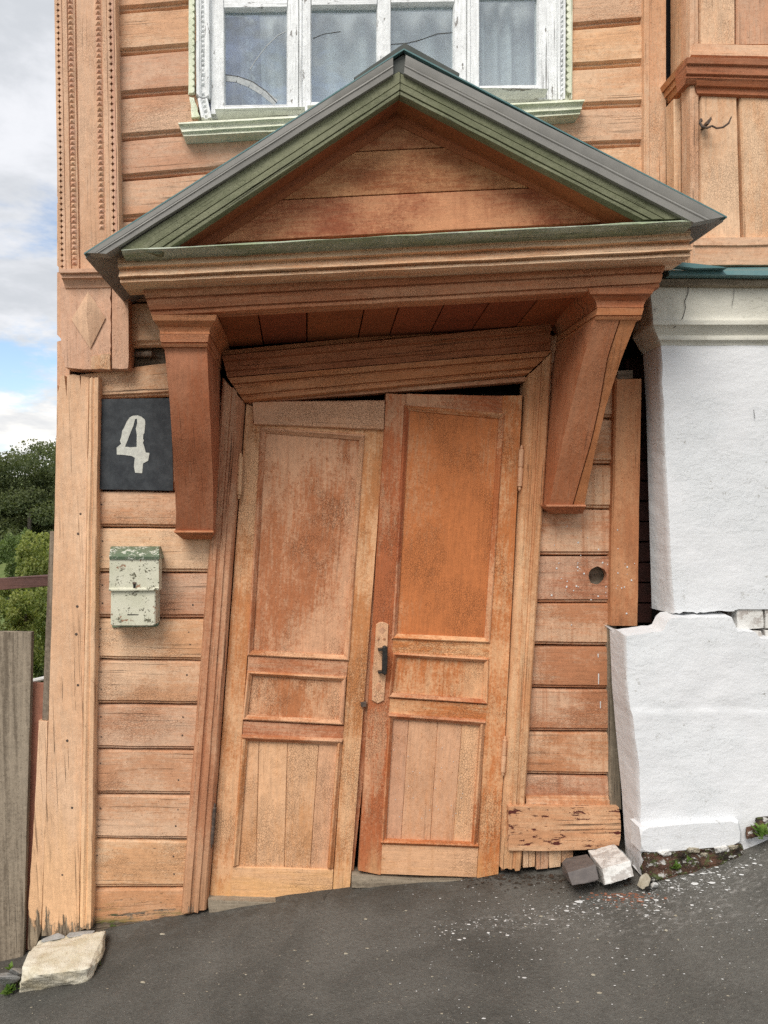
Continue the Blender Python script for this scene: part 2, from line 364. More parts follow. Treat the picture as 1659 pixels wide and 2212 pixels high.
def lace_mat(name, pitch, alpha0):
    m, g, out = new_mat(name)
    uv = g.n('ShaderNodeUVMap').outputs[0]
    u, v, _ = g.sep(uv)
    # two printed columns of five-petalled flowers woven into a sheer net
    def flower(cu, ph, rad):
        fv = g.m('SUBTRACT', g.m('FRACT', g.m('ADD', g.m('DIVIDE', v, pitch), ph)), .5)
        dy = g.m('MULTIPLY', fv, pitch); dx = g.m('SUBTRACT', u, cu)
        r = g.m('SQRT', g.m('ADD', g.m('MULTIPLY', dx, dx), g.m('MULTIPLY', dy, dy)))
        th = g.m('ARCTAN2', dy, dx)
        edge = g.m('MULTIPLY', g.m('ADD', .62, g.m('MULTIPLY', g.m('ABSOLUTE', g.m('COSINE', g.m('MULTIPLY', th, 2.5))), .42)), rad)
        return g.m('MULTIPLY', g.m('LESS_THAN', r, edge), g.m('GREATER_THAN', r, rad * .22))
    f = g.m('MAXIMUM', flower(.045, 0.0, .019), g.m('MAXIMUM', flower(.155, .5, .017), flower(.27, .2, .019)))
    f = g.m('MAXIMUM', f, flower(.40, .6, .018))
    net = g.m('MULTIPLY', g.noise(uv, (420, 420, 1), 2), .12)
    fac = g.m('MINIMUM', g.m('ADD', g.m('ADD', alpha0, net), g.m('MULTIPLY', f, .40)), 1.0)
    d = g.n('ShaderNodeBsdfDiffuse', _0=(.82, .85, .84)); tl = g.n('ShaderNodeBsdfTranslucent', _0=(.74, .77, .78))
    md = g.n('ShaderNodeMixShader', _0=.35, _1=d.outputs[0], _2=tl.outputs[0])
    t = g.n('ShaderNodeBsdfTransparent')
    mx = g.n('ShaderNodeMixShader', _0=fac, _1=t.outputs[0], _2=md.outputs[0])
    g.nt.links.new(mx.outputs[0], out.inputs[0])
    return m
LACE = lace_mat('lace', .052, .78)
SHEER = lace_mat('sheer_lace', .050, .22)


# ------------------------------------------------------------------ geometry helpers
WL = {}
def P(u, v, d):
    """A point of the photograph (2212 px high) at d metres in front of the wall plane."""
    s = (D - d) / F
    return Vector(((u - VPX) * s, -d, EYE + (HZ - v) * s))

def lerp(a, b, t):
    return (a[0] + (b[0] - a[0]) * t, a[1] + (b[1] - a[1]) * t)

def tag(o, label=None, cat=None, group=None, kind=None):
    if label: o['label'] = label
    if cat: o['category'] = cat
    if group: o['group'] = group
    if kind: o['kind'] = kind
    return o

def root(name, loc, label=None, cat=None, group=None, kind=None, parent=None):
    o = bpy.data.objects.new(name, None); COL.objects.link(o); o.empty_display_size = .1
    loc = Vector(loc)
    if parent:
        o.parent = parent; o.location = loc - WL[parent.name]
    else:
        o.location = loc
    WL[o.name] = loc
    return tag(o, label, cat, group, kind)

def shade(me, ang=28):
    """Smooth faces, edges sharper than ang kept sharp."""
    bm = bmesh.new(); bm.from_mesh(me)
    ca = R(ang)
    for f in bm.faces: f.smooth = True
    for e in bm.edges:
        e.smooth = not (len(e.link_faces) == 2 and e.calc_face_angle(0) > ca)
    bm.to_mesh(me); bm.free()

def link_bm(name, bm, mat, parent=None, label=None, ang=28, origin=None, recalc=True):
    if recalc: bmesh.ops.recalc_face_normals(bm, faces=bm.faces)
    if origin is None:
        lo = Vector((1e9,) * 3); hi = -lo
        for v in bm.verts:
            for i in range(3):
                lo[i] = min(lo[i], v.co[i]); hi[i] = max(hi[i], v.co[i])
        origin = (lo + hi) / 2
    for v in bm.verts: v.co -= origin
    me = bpy.data.meshes.new(name); bm.to_mesh(me); bm.free()
    if mat: me.materials.append(mat)
    shade(me, ang)
    o = bpy.data.objects.new(name, me); COL.objects.link(o)
    if parent:
        o.parent = parent; o.location = origin - WL[parent.name]
    else:
        o.location = origin
    WL[o.name] = origin.copy()
    if label: o['label'] = label
    return o

def nz(a, b, c=0.0):
    return noise.noise(Vector((a, b, c)))

def strip(name, parent, mat, A0, A1, B0, B1, prof, dref=None, back=None, seg=None, jit=.0012, djit=.0012, label=None, endj=0.0, bow=0.0, step=.06):
    """A board or moulding: edge t=0 runs A0->B0, edge t=1 runs A1->B1; prof = [(t, d)] across it."""
    ds = [d for _, d in prof]
    dref = max(ds) if dref is None else dref
    back = min(ds) - .03 if back is None else back
    L = (P(*B0, dref) - P(*A0, dref)).length; W = (P(*A1, dref) - P(*A0, dref)).length
    seg = seg or max(2, int(L / step))
    across = (P(*A1, dref) - P(*A0, dref)).normalized(); along = (P(*B0, dref) - P(*A0, dref)).normalized()
    s0 = rnd.random() * 200
    bm = bmesh.new(); uvl = bm.loops.layers.uv.new('UVMap')
    ring = list(prof) + [(1.0, back), (0.0, back)]
    acc = [0.0]
    for k in range(1, len(ring)):
        acc.append(acc[-1] + math.hypot((ring[k][0] - ring[k - 1][0]) * W, ring[k][1] - ring[k - 1][1]))
    acc.append(acc[-1] + abs(ring[-1][1] - ring[0][1]))
    rows = []
    for i in range(seg + 1):
        s = i / seg
        p0 = lerp(A0, B0, s); p1 = lerp(A1, B1, s)
        row = []
        for k, (t, d) in enumerate(ring):
            u, v = lerp(p0, p1, t)
            p = P(u, v, dref)
            x = s * L
            p += across * jit * (nz(x * 7 + s0, t * 3, s0) + .6 * nz(x * 23, t * 5 + s0, 3))
            p.y = -(d + (djit * nz(x * 5 + s0, t * 4, 7.7) if k < len(prof) else 0) + bow * math.sin(math.pi * s))
            if endj and i in (0, seg):
                p += along * endj * nz(t * 23 + s0, i * 3.1, 2.2)
            row.append(bm.verts.new(p))
        rows.append(row)
    n = len(ring)
    for i in range(seg):
        for k in range(n):
            k2 = (k + 1) % n
            f = bm.faces.new((rows[i][k], rows[i + 1][k], rows[i + 1][k2], rows[i][k2]))
            for lp, (si, ak) in zip(f.loops, ((i, acc[k]), (i + 1, acc[k]), (i + 1, acc[k + 1]), (i, acc[k + 1]))):
                lp[uvl].uv = (si / seg * L, ak)
    for row in (rows[0], rows[-1]):
        f = bm.faces.new(row)
        for lp in f.loops:
            lp[uvl].uv = (lp.vert.co.y, lp.vert.co.x + lp.vert.co.z)
    return link_bm(name, bm, mat, parent, label)

def setuv(bm, gx, gz):
    uvl = bm.loops.layers.uv.verify()
    bm.normal_update()
    for f in bm.faces:
        for lp in f.loops:
            c = lp.vert.co
            yy = 0 if abs(f.normal.y) > .45 else c.y
            lp[uvl].uv = (c.x * gx + c.z * gz, -c.x * gz + c.z * gx + yy)

def prism(name, parent, mat, poly, d, back, dref=None, grain=(1, 0), bev=.003, rough=0.0, sub=.025, holes=(), label=None, world=False):
    """A flat piece with the given outline, front at d, back at back."""
    dref = d if dref is None else dref
    def ring(pl):
        q = [p if world else P(p[0], p[1], dref) for p in pl]
        if rough:
            r = []
            for a, b in zip(q, q[1:] + q[:1]):
                k = max(1, int((b - a).length / sub))
                r += [a.lerp(b, i / k) for i in range(k)]
            s0 = rnd.random() * 99
            q = [p + Vector((nz(p.x * 40 + s0, p.z * 40), 0, nz(p.z * 40, p.x * 40 + s0))) * rough for p in r]
        for p in q: p.y = -d
        return q
    bm = bmesh.new()
    loops = [ring(poly)] + [ring(h) for h in holes]
    vr = []; edges = []
    for q in loops:
        vs_ = [bm.verts.new(p) for p in q]; vr.append(vs_)
        if holes:
            edges += [bm.edges.new((a, b)) for a, b in zip(vs_, vs_[1:] + vs_[:1])]
    if holes:
        bmesh.ops.triangle_fill(bm, use_beauty=True, edges=edges)
    else:
        bm.faces.new(vr[0])
    front = list(bm.faces)
    mp = {}
    for vs_ in vr:
        for v in vs_:
            mp[v] = bm.verts.new((v.co.x, -back, v.co.z))
    for f in front:
        bm.faces.new([mp[v] for v in reversed(f.verts)])
    fe = []
    for vs_ in vr:
        for a, b in zip(vs_, vs_[1:] + vs_[:1]):
            bm.faces.new((a, b, mp[b], mp[a]))
            fe.append(bm.edges.get((a, b)))
    if bev and not holes:
        bmesh.ops.bevel(bm, geom=fe, offset=bev, segments=1, affect='EDGES', clamp_overlap=True)
    L = math.hypot(*grain)
    setuv(bm, grain[0] / L, grain[1] / L)
    return link_bm(name, bm, mat, parent, label)

def loft(name, parent, mat, secs, grain=(0, 1), closed=True, caps=True, label=None, ang=28):
    bm = bmesh.new()
    rows = [[bm.verts.new(p) for p in s] for s in secs]
    n = len(rows[0])
    for a, b in zip(rows, rows[1:]):
        for k in range(n if closed else n - 1):
            k2 = (k + 1) % n
            bm.faces.new((a[k], b[k], b[k2], a[k2]))
    if caps and closed:
        bm.faces.new(rows[0]); bm.faces.new(rows[-1])
    setuv(bm, *grain)
    return link_bm(name, bm, mat, parent, label, ang)

def tube(name, parent, mat, pts, r, n=8, label=None):
    pts = [Vector(p) for p in pts]
    rr = r if isinstance(r, (list, tuple)) else [r] * len(pts)
    secs = []
    for i, p in enumerate(pts):
        t = (pts[min(i + 1, len(pts) - 1)] - pts[max(i - 1, 0)]).normalized()
        a = t.cross(Vector((.3, 1, .2))).normalized(); b = t.cross(a)
        secs.append([p + (a * math.cos(k / n * 2 * math.pi) + b * math.sin(k / n * 2 * math.pi)) * rr[i] for k in range(n)])
    return loft(name, parent, mat, secs, label=label, ang=40)

def hull(name, parent, mat, pts, rough=.006, cuts=5, smooth=.35, label=None, freq=22):
    bm = bmesh.new()
    for p in pts: bm.verts.new(p)
    bmesh.ops.convex_hull(bm, input=bm.verts)
    bmesh.ops.delete(bm, geom=[v for v in bm.verts if not v.link_faces], context='VERTS')
    for _ in range(cuts // 2):
        bmesh.ops.subdivide_edges(bm, edges=bm.edges, cuts=1, use_grid_fill=True)
        bmesh.ops.triangulate(bm, faces=[f for f in bm.faces if len(f.verts) > 4])
    bmesh.ops.subdivide_edges(bm, edges=bm.edges, cuts=1, use_grid_fill=True)
    for _ in range(2):
        bmesh.ops.smooth_vert(bm, verts=bm.verts, factor=smooth, use_axis_x=True, use_axis_y=True, use_axis_z=True)
    bm.normal_update()
    s0 = rnd.random() * 99
    for v in bm.verts:
        c = v.co * freq
        v.co += v.normal * rough * (nz(c.x + s0, c.y, c.z) + .6 * nz(c.x * 2.7, c.y * 2.7 + s0, c.z * 2.7))
    setuv(bm, 1, 0)
    return link_bm(name, bm, mat, parent, label, 50)

def merged(name, parent, mat, parts, label=None, ang=28):
    """Many small shapes as one mesh: parts = list of (verts, faces)."""
    bm = bmesh.new()
    for vs_, fs in parts:
        bv = [bm.verts.new(v) for v in vs_]
        for f in fs:
            try: bm.faces.new([bv[i] for i in f])
            except ValueError: pass
    setuv(bm, 0, 1)
    return link_bm(name, bm, mat, parent, label, ang)

def copy_of(o, parent, world_loc, scale=None, rotz=None):
    c = o.copy(); COL.objects.link(c)
    c.parent = parent
    wl = Vector(world_loc); c.location = wl - WL[parent.name] if parent else wl
    if scale: c.scale = scale
    if rotz is not None: c.rotation_euler[2] = rotz
    WL[c.name] = wl
    return c

# ------------------------------------------------------------------ ground, road
PTS = [(-60, -7.5), (-20, -4.2), (-6, -2.55), (-2.2, -2.04), (-1.30, -1.905), (-1.127, -1.865), (-.925, -1.80), (-.545, -1.728), (.194, -1.612), (.823, -1.563), (1.10, -1.528), (1.334, -1.45),
       (1.72, -1.335), (1.83, -1.27), (2.4, -1.13), (4, -.88), (8, -.45), (20, .5), (60, 3.5)]
def fx(x):
    for (a, za), (b, zb) in zip(PTS, PTS[1:]):
        if x <= b:
            t = max(0, min(1, (x - a) / (b - a)))
            return EYE + za + (zb - za) * t
    return EYE + PTS[-1][1]
def fxs(x):
    return sum(fx(x + k * .06) for k in (-2, -1, 0, 1, 2)) / 5
def gz(x, y):
    z = fxs(x)
    f = max(0, -y)
    z -= .045 * min(f, 1.5) + .01 * max(0, min(f, 12) - 1.5)
    if x > .9:                       # the asphalt is banked up against the white plinth
        z -= (min(x, 2.2) - .9) * .05 * max(0, .35 - f)
    z += .010 * nz(x * 2.2, y * 2.2, 1) + .004 * nz(x * 9, y * 9, 5)
    if y > .3: z -= (y - .3) * .2
    return z

def axis(a, b, fa, fb, step, far):
    xs = []; x = fa
    while x <= fb + 1e-6: xs.append(x); x += step
    k = step; x = fb
    while x < b: k *= 1.35; x = min(b, x + k); xs.append(x)
    k = step; x = fa; lo = []
    while x > a: k *= 1.35; x = max(a, x - k); lo.append(x)
    return lo[::-1] + xs

def grid_obj(name, xs, ys, zf, mat):
    verts = [(x, y, zf(x, y)) for y in ys for x in xs]
    n = len(xs)
    faces = [(j * n + i, j * n + i + 1, (j + 1) * n + i + 1, (j + 1) * n + i) for j in range(len(ys) - 1) for i in range(n - 1)]
    me = bpy.data.meshes.new(name); me.from_pydata(verts, [], faces); me.materials.append(mat)
    for p in me.polygons: p.use_smooth = True
    o = bpy.data.objects.new(name, me); COL.objects.link(o); WL[o.name] = Vector()
    o['kind'] = 'structure'
    return o
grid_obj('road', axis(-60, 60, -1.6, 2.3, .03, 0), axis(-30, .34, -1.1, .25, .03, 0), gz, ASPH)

def hz(x, y):
    """The land: the street slope in front, a valley behind the fence, then a rising hillside."""
    base = fx(x) - .3
    if y < .4:
        return base - .02 * max(0, -y)
    v = -3.2 * (1 - math.exp(-(y - .4) / 9))
    far = max(0, min(1, (y - 18) / 55)); far = far * far * (3 - 2 * far)
    z = (base + v) * (1 - far) + (EYE - 2.6) * far
    z += max(0, y - 75) * .06
    return z + .35 * nz(x * .07, y * .07, 3) * min(1, y / 12)
grid_obj('hillside', axis(-400, 400, -60, 30, 2.0, 0), axis(-400, 500, -30, 110, 2.0, 0), hz, GRASS)

# ------------------------------------------------------------------ wooden house
house = root('wooden_house', P(663, 1950, 0), 'crooked old orange wooden house with sagging double doors under a gabled porch roof', 'house', kind='thing')

prism('dark_backing', house, BLACK, [(140, 262), (1440, 262), (1440, 2040), (120, 2040)], -.20, -.24, bev=0)  # near-black sheets; the darkness behind the gaps is put into their colour
prism('dark_backing', house, BLACK, [(125, -330), (425, -330), (425, 270), (135, 270)], -.06, -.24, bev=0)
prism('dark_backing', house, BLACK, [(1222, -330), (1500, -330), (1500, 270), (1222, 270)], -.06, -.24, bev=0)
# the left flank of the house, running back from the corner
XL = P(122, 1000, 0).x
for k in range(13):
    z0 = EYE - 1.95 + k * .30
    secs = []
    for y in (.02, 1.5, 3.5):
        secs.append([Vector((XL + .02, y, z0 + .296)), Vector((XL - .004, y, z0 + .29)), Vector((XL - .004, y, z0 + .02)), Vector((XL + .016, y, z0)), Vector((XL + .05, y, z0)), Vector((XL + .05, y, z0 + .296))])
    loft('flank_board', house, PEACH, secs, grain=(0, 1))
BASE_Y = .24
def wbox(name, parent, mat, lo, hi):
    bm = bmesh.new()
    bmesh.ops.create_cube(bm, size=1)
    for v in bm.verts:
        v.co = Vector([(lo[i] + hi[i]) / 2 + v.co[i] * (hi[i] - lo[i]) for i in range(3)])
    setuv(bm, 1, 0)
    return link_bm(name, bm, mat, parent)
wbox('back_wall', house, BLACK, (XL + .06, 3.4, -.2), (2.6, 3.5, EYE + 2.75))
wbox('flank_wall', house, BLACK, (2.55, .26, -.2), (2.6, 3.39, EYE + 2.75))

SID = [(0, -.002), (.02, .010), (.05, .0175), (.30, .020), (.86, .021), (.885, .015), (.905, .006), (.93, .005), (.955, .009), (.985, .001), (1, -.010)]
SIDL = [(0, -.002), (.02, .010), (.045, .0175), (.30, .020), (.90, .021), (.918, .014), (.93, .009), (.945, .012), (.965, .012), (.985, .002), (1, -.010)]
def boards(js, uL, uR, mat, prof, **kw):
    """js = list of (vL, vR) joint lines from the top down."""
    out = []
    for (a, b), (c, d) in zip(js, js[1:]):
        out.append(strip('siding_board', house, kw.get('m', {}).get(len(out), mat), (uL(a) if callable(uL) else uL, a + .8), (uL(c) if callable(uL) else uL, c - .4), (uR(b) if callable(uR) else uR, b + .8), (uR(d) if callable(uR) else uR, d - .4), prof, dref=.02, back=-.025, jit=.0022, djit=.0025))
    return out
# left of the window / under it
boards([(-160, -176), (-66, -82), (27, 11), (118, 103), (211, 196), (303, 287)], 243, 428, PEACH, SID)
boards([(303, 252), (390, 338), (478, 432), (563, 524), (652, 622)], 243, 830, PEACH, SID)
boards([(653, 647), (751, 744)], 243, 430, PEACH, SID)
# right of the window
boards([(-210, -222), (-118, -130), (-26, -39), (62, 47), (148, 138), (234, 226)], 1222, 1396, PEACH, SID)
boards([(252, 226), (336, 312), (424, 400), (510, 486), (600, 580)], 832, 1396, PEACH, SID)
# left of the door
boards([(806, 772), (863, 853)], 172, 430, TAN, SID)
low = boards([(863, 856), (1058, 1062), (1139, 1141), (1237, 1238), (1336, 1337), (1425, 1429), (1521, 1524), (1619, 1622), (1716, 1719), (1813, 1817), (1920, 1920)], 188, lambda v: 503 - (v - 814) * .0705, TAN, SIDL)
strip('siding_board', house, MOSSB, (188, 1920.6), (188, 2040), (420, 1920), (417, 2005), SIDL, dref=.02, back=-.025, label='lowest mossy siding board with its paint worn away')
# right of the door
RJ = [720, 812, 903, 1003, 1100, 1201]
boards([(v, v) for v in RJ], lambda v: 1168 - (v - 814) * .061, 1334, TANR, SIDL)
boards([(1302, 1302), (1395, 1396), (1488, 1489), (1581, 1582), (1674, 1677), (1745, 1745)], lambda v: 1168 - (v - 814) * .061, 1326, TANR, SIDL)
# the board with the round hole
hc = (1291, 1244)
hole = [(hc[0] + (20 + 2.5 * nz(k * .9, 4)) * math.cos(k / 16 * 2 * math.pi), hc[1] + (20 + 2.5 * nz(k * .9, 9)) * math.sin(k / 16 * 2 * math.pi)) for k in range(16)]
prism('siding_board', house, TANR, [(1146, 1202), (1330, 1202), (1330, 1294), (1142, 1294)], .02, -.012, holes=[hole], label='siding board with a round hole cut through it')
strip('siding_bead', house, TANR, (1142, 1294), (1142, 1302), (1330, 1294), (1330, 1302), [(0, .010), (.3, .013), (.7, .012), (1, .0)], back=-.02)
prism('hole_backing', house, GREYW, [(1262, 1215), (1320, 1215), (1320, 1275), (1262, 1275)], -.035, -.05, bev=0)

# pipe stub in the dark gap above the number plate
tube('pipe_stub', house, GREYW, [P(285, 766, -.03), P(322, 765, -.02), P(330, 765, -.012)], [.012, .014, .012], 10)
prism('filler_board', house, GREYW, [(250, 752), (430, 752), (430, 782), (250, 800)], -.06, -.09)

# --- upper corner pilaster with carved strips
OFF = lambda v: v * .0165
V0, V1 = -150, 590
def Q(u, v): return (u + OFF(v), v)
pil = strip('corner_pilaster', house, PILAST, Q(117, V0), Q(250, V0), Q(117, V1), Q(250, V1),
            [(0, .055), (.012, .06), (.118, .06), (.122, .076), (.135, .078), (.20, .078), (.205, .070), (.32, .070), (.325, .060), (.345, .060), (.35, .067), (.655, .067), (.66, .070),
             (.775, .070), (.78, .078), (.845, .078), (.85, .062), (.965, .062), (.97, .078), (.99, .078), (1, .07)], dref=.078, back=-.02, step=.05)
def stud_mesh(name, w, h, t, mat):
    bm = bmesh.new()
    b = [bm.verts.new(p) for p in ((-w, 0, -h), (w, 0, -h), (w, 0, h), (-w, 0, h))]
    ap = bm.verts.new((0, -t, 0))
    for k in range(4): bm.faces.new((b[k], b[(k + 1) % 4], ap))
    bm.faces.new(b)
    setuv(bm, 0, 1)
    bmesh.ops.recalc_face_normals(bm, faces=bm.faces)
    me = bpy.data.meshes.new(name); bm.to_mesh(me); bm.free(); me.materials.append(mat)
    return me
sme = stud_mesh('stud', .0125, .0105, .011, PILAST)
def studs(uc, pitch, v0, v1, d, parent, me):
    v = v0
    while v < v1:
        o = bpy.data.objects.new('stud', me); COL.objects.link(o); o.parent = parent
        p = P(*Q(uc, v), d); o.location = p - WL[parent.name]; WL[o.name] = p
        k = .92 + .16 * rnd.random(); o.scale = (k, 1, k)
        v += pitch
studs(152, 11.3, -20, 578, .0705, pil, sme)
studs(212, 11.6, -20, 500, .0705, pil, sme)
def comb(uL, uR, pitch, v0, v1, side, tip):
    """Outline of a strip whose one long edge is a row of half-round scallops."""
    ed = []; n = int((v1 - v0) / pitch)
    base = uR - tip if side > 0 else uL + tip
    for i in range(n):
        for k in range(7):
            a = math.pi * k / 6
            ed.append((base + side * tip * math.sin(a), v0 + i * pitch + pitch * (.5 - .5 * math.cos(a)) * .99))
    vend = v0 + n * pitch
    other = uL if side > 0 else uR
    pl = [(other, v0)] + ed + [(other, vend)]
    return [Q(*p) for p in pl]
for uc, pitch in ((124.8, 12.3), (237.6, 14.4)):
    prism('scallop_strip', pil, PILAST, comb(uc - 7.6, uc, pitch, V0, 588, 1, 5.2), .079, .058, dref=.079, grain=(0, 1), bev=0)
    prism('scallop_strip', pil, PILAST, comb(uc, uc + 7.6, pitch, V0, 588, -1, 5.2), .079, .058, dref=.079, grain=(0, 1), bev=0)
strip('pilaster_cap', house, PILAST, (127, 579), (133, 617), (262, 577), (262, 615), [(0, .10), (.05, .130), (.26, .130), (.30, .112), (.5, .116), (.55, .100), (.75, .088), (.95, .084), (1, .07)], back=-.02)
blk = prism('diamond_block', house, PILAST, [(130, 604), (239, 604), (239, 690), (238, 797), (205, 798), (170, 796), (140, 795), (137, 773), (133, 771), (131, 700)], .078, -.02, grain=(0, 1), rough=.005, sub=.015, bev=0)
def rhomb(c, t, r, b, l, d, up):
    vs_ = [P(*t, d), P(*r, d), P(*b, d), P(*l, d), P(c[0], c[1] - 8, d)]; vs_[4].y -= up
    return vs_, [(0, 1, 4), (1, 2, 4), (2, 3, 4), (3, 0, 4), (3, 2, 1, 0)]
merged('diamond', blk, PILAST, [rhomb((191, 692), (190, 630), (228, 686), (195, 753), (154, 690), .084, .030)])
prism('corner_strip', house, PILAST, [(242, 612), (277, 625), (278, 792), (276, 797), (242, 797)], .085, -.02, grain=(0, 1), bev=.003, rough=.0012)
prism('ledge_splinter', blk, TAN, [(196, 770), (238, 763), (238, 797), (196, 797)], .083, .07, grain=(0, 1), rough=.005, sub=.008, bev=0)

# --- lower corner post
prism('corner_post', house, POST, [(124, 832), (125, 848), (129, 830), (131, 812), (139, 811), (142, 840), (143.5, 860), (145, 811), (158, 808), (172, 811), (174, 840), (175, 812), (192, 815),
                                  (184, 1300), (177, 1700), (170, 2012), (140, 2020), (90, 2022), (97, 1800), (105, 1560), (118, 1120)], .05, -.02, grain=(-.028, 1), rough=.0015, sub=.05, bev=0)
strip('corner_post_edge', house, POST, (191.5, 815), (214, 816), (169.5, 2010), (199, 2006), [(0, .05), (.08, .062), (.3, .065), (.5, .058), (.6, .064), (.9, .062), (1, .05)], back=-.02, jit=.003, endj=.01)
prism('cover_plank', house, GREYW, [(108, 1148), (117, 1150), (112, 1350), (104, 1557), (91, 1555), (99, 1350)], .035, .0, grain=(0, 1), rough=.001, bev=.001)
prism('splintered_board', house, POST, [(84, 1556), (103, 1559), (97, 1800), (88, 2015), (72, 2056), (60, 2052), (62, 1950), (75, 1750)], .05, .0, grain=(-.06, 1), rough=.003, sub=.03, bev=.001, label='weathered board splintering at its foot')

# --- door surround
CAS = [(0, .030), (.06, .048), (.14, .055), (.34, .056), (.37, .046), (.44, .044), (.48, .050), (.66, .051), (.69, .043), (.88, .042), (.94, .036), (1, .018)]
strip('door_casing', house, CASE, (479, 814), (527, 869), (389, 1975), (447, 1968), CAS, back=-.03, jit=.002, endj=.015)
strip('door_casing', house, CASE, (1197, 758), (1142, 810), (1129, 1880), (1083, 1880), CAS, back=-.03, jit=.002, endj=.01)
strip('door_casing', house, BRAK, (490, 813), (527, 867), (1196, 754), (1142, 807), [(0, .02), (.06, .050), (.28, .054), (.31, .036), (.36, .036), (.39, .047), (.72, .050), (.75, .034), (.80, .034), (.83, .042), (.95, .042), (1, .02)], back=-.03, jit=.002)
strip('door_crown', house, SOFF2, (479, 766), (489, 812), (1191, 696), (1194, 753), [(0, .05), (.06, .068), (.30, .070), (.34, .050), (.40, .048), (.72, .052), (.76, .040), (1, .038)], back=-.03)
strip('head_stop', house, CASE, (534, 860), (536, 872), (1136, 806), (1136, 824), [(0, .0), (.25, .004), (.30, -.004), (.40, -.004), (.45, .006), (.95, .006), (1, -.002)], back=-.05)
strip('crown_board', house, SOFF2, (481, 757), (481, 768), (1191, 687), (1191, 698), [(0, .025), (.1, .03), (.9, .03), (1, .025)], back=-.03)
strip('jamb', house, CASE, (527, 872), (535, 872), (450, 1950), (453, 1950), [(0, -.055), (1, -.055)], back=-.09)
strip('jamb', house, CASE, (1134, 826), (1144, 813), (1082, 1880), (1090, 1880), [(0, -.004), (1, -.004)], back=-.08)

# ---- doors
def bez(l0, l1, r0, r1):
    """Maps leaf fractions to pixels."""
    return lambda a, b: lerp(lerp(l0, r0, a), lerp(l1, r1, a), b)
FLAT = lambda d: [(0, d - .006), (.02, d), (.98, d), (1, d - .006)]
MOULD = lambda d: [(0, d), (.12, d + .010), (.35, d + .014), (.6, d + .010), (.75, d + .004), (1, d)]

def frame4(parent, mat, c, wpx, d, corner_h=None):
    """Mitred moulding round a panel: c = outer corners tl, tr, br, bl."""
    tl, tr, br, bl = c
    hh = corner_h or wpx
    itl, itr, ibr, ibl = (tl[0] + wpx, tl[1] + hh), (tr[0] - wpx, tr[1] + hh), (br[0] - wpx, br[1] - hh), (bl[0] + wpx, bl[1] - hh)
    pr = MOULD(d)
    for a0, b0, a1, b1 in ((tl, tr, itl, itr), (tr, br, itr, ibr), (br, bl, ibr, ibl), (bl, tl, ibl, itl)):
        strip('moulding', parent, mat, a0, a1, b0, b1, pr, back=d - .008, jit=.0006, djit=.0006)

def hinge(parent, top, bot, d, mat, r=.011):
    a, b = P(*top, d), P(*bot, d)
    pts = [a, a.lerp(b, .04), a.lerp(b, .08), a.lerp(b, .10), a.lerp(b, .47), a.lerp(b, .485), a.lerp(b, .51), a.lerp(b, .90), a.lerp(b, .92), a.lerp(b, .96), b]
    rr = [r * .3, r * .6, r * .5, r, r, r * .7, r, r, r * .5, r * .6, r * .3]
    tube('hinge', parent, mat, pts, rr, 10)

dl = prism('door', house, DOORL, [(531, 872), (832, 868), (806, 1420), (788, 1660), (758, 1948), (452, 1944)], -.022, -.05, dref=0.0, grain=(0, 1), bev=.002, label='left leaf of the double door, tan and crackled')
dl0 = .0
strip('stile', dl, DOORL, (532, 872), (570, 890), (452, 1942), (499, 1944), FLAT(dl0), back=-.03, djit=.002)
strip('stile', dl, DOORL, (786, 925), (832, 925), (717, 1948), (754, 1950), FLAT(dl0), back=-.03, djit=.002)
strip('rail', dl, DLOW, (546, 867), (549, 917), (831, 864), (829, 929), [(0, .008), (.04, .016), (.96, .016), (1, .008)], back=-.03, jit=.002, label='paler separate top rail of the left leaf')
strip('rail', dl, DOORL, (551, 918), (549, 932), (829, 929), (829, 944), FLAT(-.004), back=-.03)
strip('rail', dl, DOORL, (536, 1417), (534, 1456), (752, 1428), (748, 1468), FLAT(dl0 - .001), back=-.03)
strip('rail', dl, DOORL, (526, 1558), (523, 1596), (743, 1568), (740, 1604), FLAT(dl0 - .001), back=-.03)
strip('rail', dl, DLOW, (500, 1872), (497, 1942), (720, 1879), (716, 1948), FLAT(dl0 - .001), back=-.03)
strip('panel', dl, DOORL, (566, 926), (786, 941), (536, 1416), (753, 1428), [(0, -.012), (.5, -.011), (1, -.012)], back=-.03, seg=12, djit=.002)
frame4(dl, DOORL, ((562, 922), (789, 938), (755, 1429), (533, 1418)), 12, -.004)
strip('panel', dl, DOORL, (534, 1452), (748, 1464), (525, 1556), (742, 1566), [(0, -.012), (.5, -.011), (1, -.012)], back=-.03, seg=4)
frame4(dl, DOORL, ((533, 1450), (749, 1462), (743, 1568), (523, 1557)), 11, -.003)
jx0, jx1 = [522, 560, 622, 690, 740], [500, 553, 614, 670, 720]
for a, b, c, d_ in zip(jx0, jx0[1:], jx1, jx1[1:]):
    strip('panel_plank', dl, DLOW, (a + .3, 1592), (b - .3, 1592), (c + .3, 1876), (d_ - .3, 1876), [(0, -.0145), (.02, -.012), (.98, -.012), (1, -.0145)], back=-.03, jit=.001)
strip('moulding', dl, DOORL, (521, 1589), (526, 1602), (741, 1597), (736, 1611), MOULD(0), back=-.02)
strip('moulding', dl, DOORL, (522, 1592), (535, 1600), (500, 1872), (514, 1872), MOULD(-.003), back=-.02)
strip('moulding', dl, DOORL, (729, 1608), (741, 1598), (707, 1876), (720, 1878), MOULD(-.003), back=-.02)
hinge(dl, (520, 978), (516, 1078), .03, CASE)
hinge(dl, (464, 1735), (456, 1832), .03, RUST, .010)

